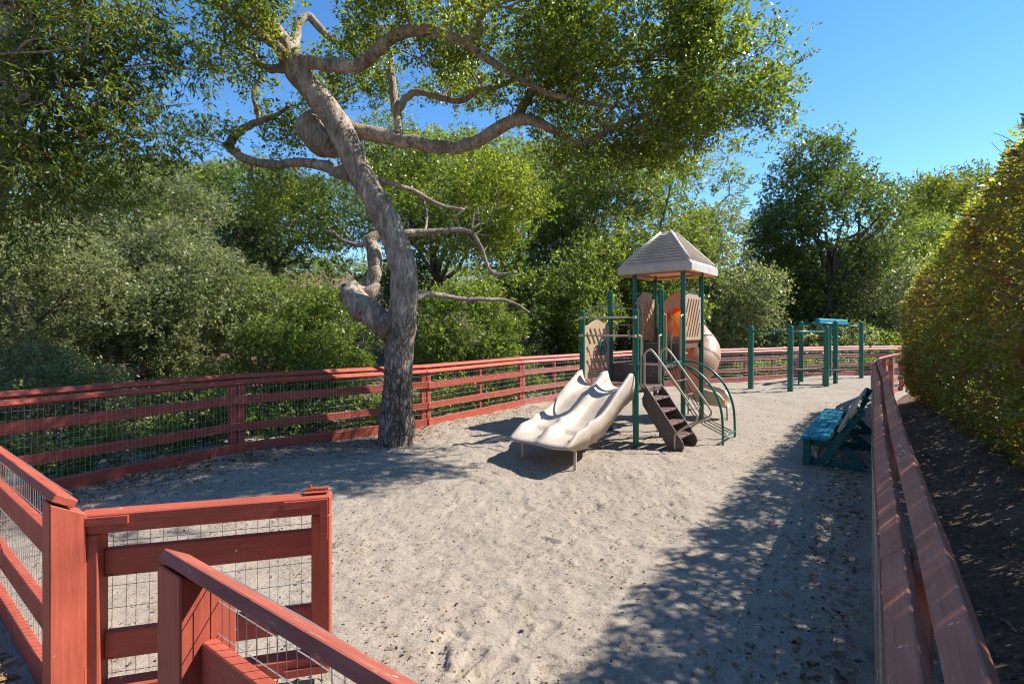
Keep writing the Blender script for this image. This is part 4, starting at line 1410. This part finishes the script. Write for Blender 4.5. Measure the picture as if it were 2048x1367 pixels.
# ---- background trees and shrubs ----------------------------------------------
GT = "trees on the slope behind the fence"
GS = "shrubs behind the fence"
T = [
 # name, label, cat, group, px, py, rx, ry, d, mat, extra
 ("shrub", "grey-green willowy shrub at the left edge above the fence", "shrub", GS, 40, 640, 150, 190, 9.2, 'willow_leaf', dict(k=26, stems=6, dens=.55, size=.30)),
 ("shrub", "tall grey-green shrub second from the left edge behind the fence", "shrub", GS, 235, 600, 150, 180, 10.6, 'willow_leaf', dict(k=28, stems=7, dens=.55, size=.30)),
 ("shrub", "silvery shrub with bare twigs high on the left slope", "shrub", GS, 300, 455, 150, 100, 15.0, 'willow_leaf', dict(k=24, stems=6, size=.3)),
 ("shrub", "grey-green shrub left of the oak trunk with brown gaps above", "shrub", GS, 420, 650, 130, 120, 11.2, 'willow_leaf', dict(k=22, stems=6, dens=.55, size=.3)),
 ("shrub", "low pale green shrub over the fence joint left of the oak", "shrub", GS, 560, 735, 110, 80, 10.4, 'bright_leaf', dict(k=18, stems=6, dens=.55, size=.3)),
 ("shrub", "bright green shrub just left of the oak trunk", "shrub", GS, 665, 690, 90, 110, 11.0, 'bright_leaf', dict(k=18, stems=6, dens=.55, size=.3)),
 ("shrub", "dark leafy shrub behind the far left corner of the fence", "shrub", GS, 110, 790, 170, 90, 8.0, 'willow_leaf', dict(k=18, stems=5, dens=.5, size=.3)),
 ("shrub", "low leafy shrub behind the fence boards near the double post", "shrub", GS, 370, 815, 150, 75, 8.7, 'bright_leaf', dict(k=18, stems=5, dens=.5, size=.3)),
 ("shrub", "low bright shrub seen between boards behind the oak trunk", "shrub", GS, 690, 800, 140, 60, 10.2, 'bright_leaf', dict(k=18, stems=5, dens=.5, size=.3)),
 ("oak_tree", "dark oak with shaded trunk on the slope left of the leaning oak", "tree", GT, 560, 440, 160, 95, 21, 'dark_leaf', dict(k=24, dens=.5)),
 ("oak_tree", "olive tree on the far left skyline under the hanging leaves", "tree", GT, 370, 390, 95, 85, 30, 'oak_leaf2', dict(k=16)),
 ("oak_tree", "rounded distant tree on the skyline below the curled branch", "tree", GT, 490, 400, 90, 55, 34, 'oak_leaf2', dict(k=14)),
 ("oak_tree", "shadowy tree behind the silvery shrub at far left", "tree", GT, 150, 430, 190, 110, 20, 'oak_leaf2', dict(k=22)),
 ("oak_tree", "broad oak right of the leaning trunk under its long limb", "tree", GT, 880, 400, 150, 110, 17, 'oak_leaf', dict(k=26, dens=.5)),
 ("oak_tree", "dense green oak on the skyline below the long limb", "tree", GT, 1000, 350, 110, 75, 24, 'oak_leaf2', dict(k=18)),
 ("oak_tree", "grey-olive tree peeking over the skyline left of centre sky gap", "tree", GT, 1105, 335, 60, 55, 33, 'oak_leaf2', dict(k=12)),
 ("oak_tree", "leafy olive tree directly behind the roofed tower", "tree", GT, 1240, 470, 170, 140, 19, 'oak_leaf2', dict(k=30, dens=.55)),
 ("oak_tree", "airy tall tree above the tower roof with sky showing through", "tree", GT, 1405, 400, 95, 90, 24, 'oak_leaf2', dict(k=16, dens=.22, size=.3)),
 ("shrub", "dense pale green thicket right of the tube slide", "shrub", GS, 1420, 590, 105, 135, 21, 'willow_leaf', dict(k=24, dens=.6, stems=6)),
 ("shrub", "tall yellowish-green shrub on the slope left of the tower", "shrub", GS, 1090, 560, 140, 120, 16.5, 'bright_leaf', dict(k=26, dens=.55, stems=6)),
 ("shrub", "leafy thicket behind the fence just right of the oak trunk", "shrub", GS, 930, 650, 120, 85, 12.5, 'bright_leaf', dict(k=22, dens=.55, stems=7, size=.3)),
 ("shrub", "green bush behind the fence left of the double slide", "shrub", GS, 1080, 690, 110, 75, 15.5, 'bright_leaf', dict(k=20, dens=.55, stems=7, size=.3)),
 ("shrub", "bushy thicket behind the tower between its posts", "shrub", GS, 1270, 640, 140, 90, 19.5, 'oak_leaf2', dict(k=20, dens=.5, stems=6)),
 ("shrub", "low shrub behind fence boards between oak trunk and slide", "shrub", GS, 950, 770, 130, 60, 12.4, 'bright_leaf', dict(k=18, dens=.5, stems=5, size=.3)),
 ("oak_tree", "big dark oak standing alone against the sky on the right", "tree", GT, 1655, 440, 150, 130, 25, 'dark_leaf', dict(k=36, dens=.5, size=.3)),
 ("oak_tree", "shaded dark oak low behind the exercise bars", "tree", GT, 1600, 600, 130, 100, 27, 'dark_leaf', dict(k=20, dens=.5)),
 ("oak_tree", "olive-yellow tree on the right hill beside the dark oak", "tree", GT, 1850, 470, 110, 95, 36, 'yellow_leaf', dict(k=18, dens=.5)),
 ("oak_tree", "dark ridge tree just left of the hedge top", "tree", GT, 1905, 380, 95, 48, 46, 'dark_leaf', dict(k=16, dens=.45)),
 ("shrub", "greyish shrub behind the track ride beam", "shrub", GS, 1760, 590, 95, 100, 25.5, 'willow_leaf', dict(k=20, dens=.5, stems=6)),
 ("shrub", "green tree-like shrub between the dark oak and the hedge", "shrub", GS, 1810, 560, 110, 120, 31, 'oak_leaf2', dict(k=20, dens=.5, stems=5)),
 ("shrub", "low sunlit bush behind the far fence under the track ride", "shrub", GS, 1640, 700, 110, 40, 22.5, 'willow_leaf', dict(k=14, dens=.45, stems=5)),
 ("shrub", "small bush behind the far fence beside the hedge end", "shrub", GS, 1780, 700, 70, 40, 23.5, 'bright_leaf', dict(k=10, dens=.45, stems=4)),
 ("shrub", "grey-green shrub filling the slope above the left fence corner", "shrub", GS, 90, 560, 150, 120, 13.0, 'willow_leaf', dict(k=24, dens=.55, stems=6)),
 ("shrub", "olive shrub on the slope between the tall grey shrub and dark oak", "shrub", GS, 400, 560, 120, 100, 14.0, 'willow_leaf', dict(k=22, dens=.55, stems=6)),
 ("shrub", "upright leafy shrub below the dark oak left of the bent limb", "shrub", GS, 540, 640, 100, 75, 13.0, 'oak_leaf2', dict(k=18, dens=.5, stems=6)),
 ("shrub", "brown-tinged shrub on the slope under the skyline at left", "shrub", GS, 440, 470, 80, 60, 22.0, 'willow_leaf', dict(k=14, dens=.5, stems=5)),
 ("oak_tree", "leafy oak filling the slope between the broad oak and the tower", "tree", GT, 1060, 440, 120, 100, 21.0, 'oak_leaf2', dict(k=22, dens=.5)),
 ("oak_tree", "pale hazy tree on the hill behind the broad oak", "tree", GT, 790, 360, 110, 90, 28, 'oak_leaf2', dict(k=16, dens=.45)),
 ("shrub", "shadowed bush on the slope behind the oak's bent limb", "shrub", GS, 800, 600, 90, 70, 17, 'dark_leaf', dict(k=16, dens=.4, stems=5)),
]
for i, (nm, lab, cat, grp, px, py, rx, ry, d, mat, ex) in enumerate(T):
    bg_tree(nm, lab, cat, grp, px, py, rx, ry, d, mat, seed=i, **ex)

# undergrowth along the outside of the back fence and over the slope
rgu = np.random.default_rng(51)
UC = []
for i in range(len(BACK) - 1):
    a = np.array(BACK[i]); b = np.array(BACK[i+1]); dvec = b - a; L = np.linalg.norm(dvec); nn = np.array([-dvec[1], dvec[0]]) / L
    for k in range(int(L * 6.0)):
        o = rgu.uniform(.35, 1.8)
        p = a + dvec * rgu.random() + nn * o
        s = rgu.uniform(.16, .38)
        z = float(terrain(np.array([p[0]]), np.array([p[1]]))[0])
        UC.append((np.array([p[0], p[1], z + s * .5]), np.array([s, s, s * 1.1])))
C, A = clump_sprigs(UC, 7500, rgu, up=.6, shell=.3)
Vq = leaf_arrays(C, A, 9, .2, .08, .038, rgu)
ug = build_leaves("undergrowth", Vq, M['bright_leaf'], rgu)
tag(ug, "leafy green ground cover along the outside of the back fence", "undergrowth", None, "stuff")
# scrub scattered over the hillside, one far mass
HX = rgu.uniform(-45, 60, 1500); HY = rgu.uniform(14, 75, 1500)
sd, side = poly_sd(HX, HY)
ok = (sd > 7) & (side == 0)
HX, HY = HX[ok], HY[ok]
HZ = terrain(HX, HY)
SC = [(np.array([x, y, z + .4]), np.array([s, s, s * .8])) for x, y, z, s in zip(HX, HY, HZ, rgu.uniform(.6, 2.2, len(HX))) if not (-11.5 < 1000 * x / y / 40 < -7 and 20 < y < 32 and rgu.random() < .8)]
C, A = clump_sprigs(SC, 22000, rgu, up=.5, shell=.4)
Vq = leaf_arrays(C, A, 9, .5, .20, .11, rgu, tri=True)
hs = build_leaves("hillside_scrub", Vq, M['oak_leaf2'], rgu)
tag(hs, "green scrub covering the hillside behind the trees", "scrub", None, "stuff")

# ---- hedge ----------------------------------------------------------------------
FD = np.array([.58, .8146]); FN = np.array([.8146, -.58])
hedge = empty("hedge", tuple((FD * 7 + FN * 1.7)) + (0.3,))
tag(hedge, "tall clipped hedge with brown twigs and dead leaves on the bank beside the fence", "hedge")
rgh = np.random.default_rng(61)
def hedge_front(t): return np.interp(t, [-4, 4, 7, 11, 13.2, 14.4, 14.9], [1.25, 1.22, 1.22, 1.06, .84, .76, .80])
def hedge_top(t): return np.interp(t, [-4, 3, 6, 8.5, 11, 13, 14.2, 14.9], [3.35, 3.4, 3.6, 3.45, 3.12, 2.80, 2.56, 2.48])
def hedge_pts(n, face):
    t = rgh.uniform(-3.5, 14.7, n) if face != 'end' else np.full(n, 14.6) + rgh.normal(0, .1, n)
    ft, tp_ = hedge_front(t), hedge_top(t)
    if face == 'front':
        z = .30 + (tp_ - .30) * rgh.random(n) ** .95
        bul = .07 * (vnoise(t * 1.1 + 4, z * 1.1) - .5) + .08 * (vnoise(t * 3.1, z * 3.1 + 7) - .5)
        rnd_top = .10 * np.clip((z - tp_ + .35) / .35, 0, 1) ** 2
        tuck = .22 * np.clip((.75 - z) / .45, 0, 1)
        s = ft + bul + rnd_top + tuck + np.abs(rgh.normal(0, .11, n)) - .05
        nrm = np.stack([-FN[0] * np.ones(n), -FN[1] * np.ones(n), np.full(n, .35)], 1)
    elif face == 'top':
        s = ft + .2 + rgh.random(n) * 1.1
        z = tp_ - np.abs(rgh.normal(0, .10, n)) + .12 * (vnoise(t * 2, s * 2) - .5)
        nrm = np.stack([np.zeros(n), np.zeros(n), np.ones(n)], 1)
    elif face == 'core':
        s = ft + .25 + rgh.random(n) * .9
        z = .3 + (tp_ - .45) * rgh.random(n)
        nrm = unit(rgh.standard_normal((n, 3)))
    else:
        s = ft + rgh.random(n) * 1.2
        z = .3 + (tp_ - .3) * rgh.random(n)
        nrm = np.stack([FD[0] * np.ones(n), FD[1] * np.ones(n), np.full(n, .3)], 1)
    P = np.stack([FD[0] * t + FN[0] * s, FD[1] * t + FN[1] * s, z], 1)
    return P, unit(nrm + .8 * rgh.standard_normal((n, 3)))
parts = []
for face, n, L, W, up in (('front', 8200, .082, .038, 0), ('top', 3400, .085, .030, .5), ('core', 6500, .11, .06, 0), ('end', 900, .075, .034, 0)):
    P, A_ = hedge_pts(n, face)
    A_ = unit(A_ + np.array([0, 0, up]))
    if face == 'front':
        tt = P[:, 0] * FD[0] + P[:, 1] * FD[1]
        keep = vnoise(tt * 2.3 + 31, P[:, 2] * 2.0 + 4) + .25 * rgh.random(n) > .40
        P, A_ = P[keep], A_[keep]
    parts.append(leaf_arrays(P, A_, 7, .15, L, W, rgh, droop=.1 if face == 'front' else -.1))
build_leaves("foliage", np.concatenate(parts), M['hedge_leaf'], rgh, hedge)
n_ = 1300                                               # sprigs added along the clipped top edge; paler leaf colour paints a sunlit rim
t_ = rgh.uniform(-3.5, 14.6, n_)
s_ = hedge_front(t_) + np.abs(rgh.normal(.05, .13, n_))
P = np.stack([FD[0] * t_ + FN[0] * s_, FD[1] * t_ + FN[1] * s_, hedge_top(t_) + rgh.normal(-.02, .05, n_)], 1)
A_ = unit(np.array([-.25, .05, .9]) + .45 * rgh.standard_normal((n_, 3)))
build_leaves("rim_light_leaves", leaf_arrays(P, A_, 7, .13, .075, .026, rgh, spread=.6), M['rim_light_leaf'], rgh, hedge)
hb = MB()
for k in range(2600):                                    # twigs poking out of the clipped face
    P, A_ = hedge_pts(1, 'front')
    p = P[0] + np.array([FN[0], FN[1], 0]) * .12
    q = p + A_[0] * rgh.uniform(.15, .42) + np.array([0, 0, rgh.uniform(-.05, .18)])
    limb(hb, p, q, .0055, .0022, rgh, .4, 4, 4)
hb.build("twigs", M['hedge_twig'], hedge, world=True)["kind"] = "stuff"
for t in np.arange(-2.5, 14.4, .62):
    st = MB()
    t_ = t + rgh.normal() * .1
    s0 = hedge_front(t_) + .38 + rgh.uniform(0, .35)
    b = np.array([FD[0] * t_ + FN[0] * s0, FD[1] * t_ + FN[1] * s0])
    z0 = float(terrain(np.array([b[0]]), np.array([b[1]]))[0])
    top = np.array([b[0] + rgh.normal() * .15, b[1] + rgh.normal() * .15, hedge_top(t_) - .5])
    limb(st, (b[0], b[1], z0 - .1), top, .028, .01, rgh, .18, 7, 7)
    for q in range(5):
        f = rgh.uniform(.15, .8)
        p0_ = np.array([b[0], b[1], z0]) * (1 - f) + top * f
        limb(st, p0_, p0_ + np.array([-FN[0] * .35 + rgh.normal() * .25, -FN[1] * .35 + rgh.normal() * .25, rgh.uniform(.1, .4)]), .010, .004, rgh, .3, 4, 5)
    st.build("stem", M['hedge_twig'], hedge, world=True, smooth=True)

# ------------------------------------------------------------------ fallen leaves
rgl = np.random.default_rng(71)
def litter(name, label, xy, zf, L, W, flat=.5, seed=0):
    n = len(xy)
    z = zf(xy[:, 0], xy[:, 1])
    P = np.c_[xy, z + rgl.uniform(.008, .02, n)]
    a = rgl.uniform(0, 6.28, n)
    D = unit(np.c_[np.cos(a), np.sin(a), rgl.normal(0, .22, n)])
    rn = unit(np.c_[rgl.normal(0, flat, n), rgl.normal(0, flat, n), np.ones(n)])
    Sd = unit(np.cross(D, rn)); Nn = np.cross(Sd, D)
    sc = rgl.uniform(.5, 1.3, n)[:, None]
    l, w = L * sc, W * sc
    mid = P + D * l * .5 - Nn * w * .15
    V = np.stack([P, mid + Sd * w * .5 + Nn * w * .25, P + D * l, mid - Sd * w * .5 + Nn * w * .25], 1)
    o = fast_mesh(name, V.reshape(-1, 3), np.arange(n * 4).reshape(n, 4), M['litter'], rgl.random(n))
    tag(o, label, "leaf litter", None, "stuff")
    return o
zs_ = lambda x, y: sand_h(x, y)
zt_ = lambda x, y: np.maximum(terrain(x, y), sand_h(x, y))
# thin scatter over all the sand
n = 5200
xy = np.c_[rgl.uniform(-5, 12, n), rgl.uniform(1.2, 18, n) ** 1.0]
d_, s_ = poly_sd(xy[:, 0], xy[:, 1])
xy = xy[(d_ < -.1)]
litter("fallen_leaves", "small brown leaves scattered thinly over the open sand", xy, zs_, .030, .015)
n = 30000
xy = np.c_[rgl.uniform(-4.5, 9, n), 1.3 + 9.5 * rgl.random(n) ** 1.3]
patch = vnoise(xy[:, 0] * 1.7 + 20, xy[:, 1] * 1.7)
d_, s_ = poly_sd(xy[:, 0], xy[:, 1])
xy = xy[(d_ < -.1) & (patch > rgl.random(n) * .75)]
litter("leaf_crumbs", "tiny brown leaf crumbs and bark chips speckling the sand", xy, zs_, .022, .013, flat=.8)
# under the oak and along the back fence
n = 3600
t = rgl.random(n)
seg = rgl.choice(3, n, p=[.5, .35, .15])
A0 = np.array(BACK)[seg]; A1 = np.array(BACK)[seg + 1]
nv = A1 - A0; nv = np.c_[nv[:, 1], -nv[:, 0]] / np.linalg.norm(nv, axis=1)[:, None]
xy = A0 + (A1 - A0) * t[:, None] + nv * (.12 + np.abs(rgl.normal(0, .55, n)))[:, None]
litter("leaf_drift", "orange-brown leaves drifted along the back fence under the oak", xy, zs_, .05, .022)
# along the right fence and over the bank
n = 6500
t = rgl.uniform(-.5, 14.4, n)
s = np.where(rgl.random(n) < .42, -np.abs(rgl.normal(0, .33, n)) - .05, rgl.uniform(.2, 1.5, n))
xy = np.c_[FD[0] * t + FN[0] * s, FD[1] * t + FN[1] * s]
litter("leaf_litter", "dry brown leaves covering the dark bank and fence foot by the hedge", xy, zt_, .05, .022, flat=.6)
# outside the front fence, lower left corner
n = 1500
t = rgl.uniform(0, 4.2, n)
fa = np.array([-.815, .58]); fo = np.array([-.58, -.815])
xy = np.array(GATE_L) + fa * t[:, None] + fo * (.05 + np.abs(rgl.normal(0, .28, n)))[:, None]
litter("leaf_drift", "curled brown leaves on the path outside the gate post", xy, zs_, .065, .028, flat=.7)
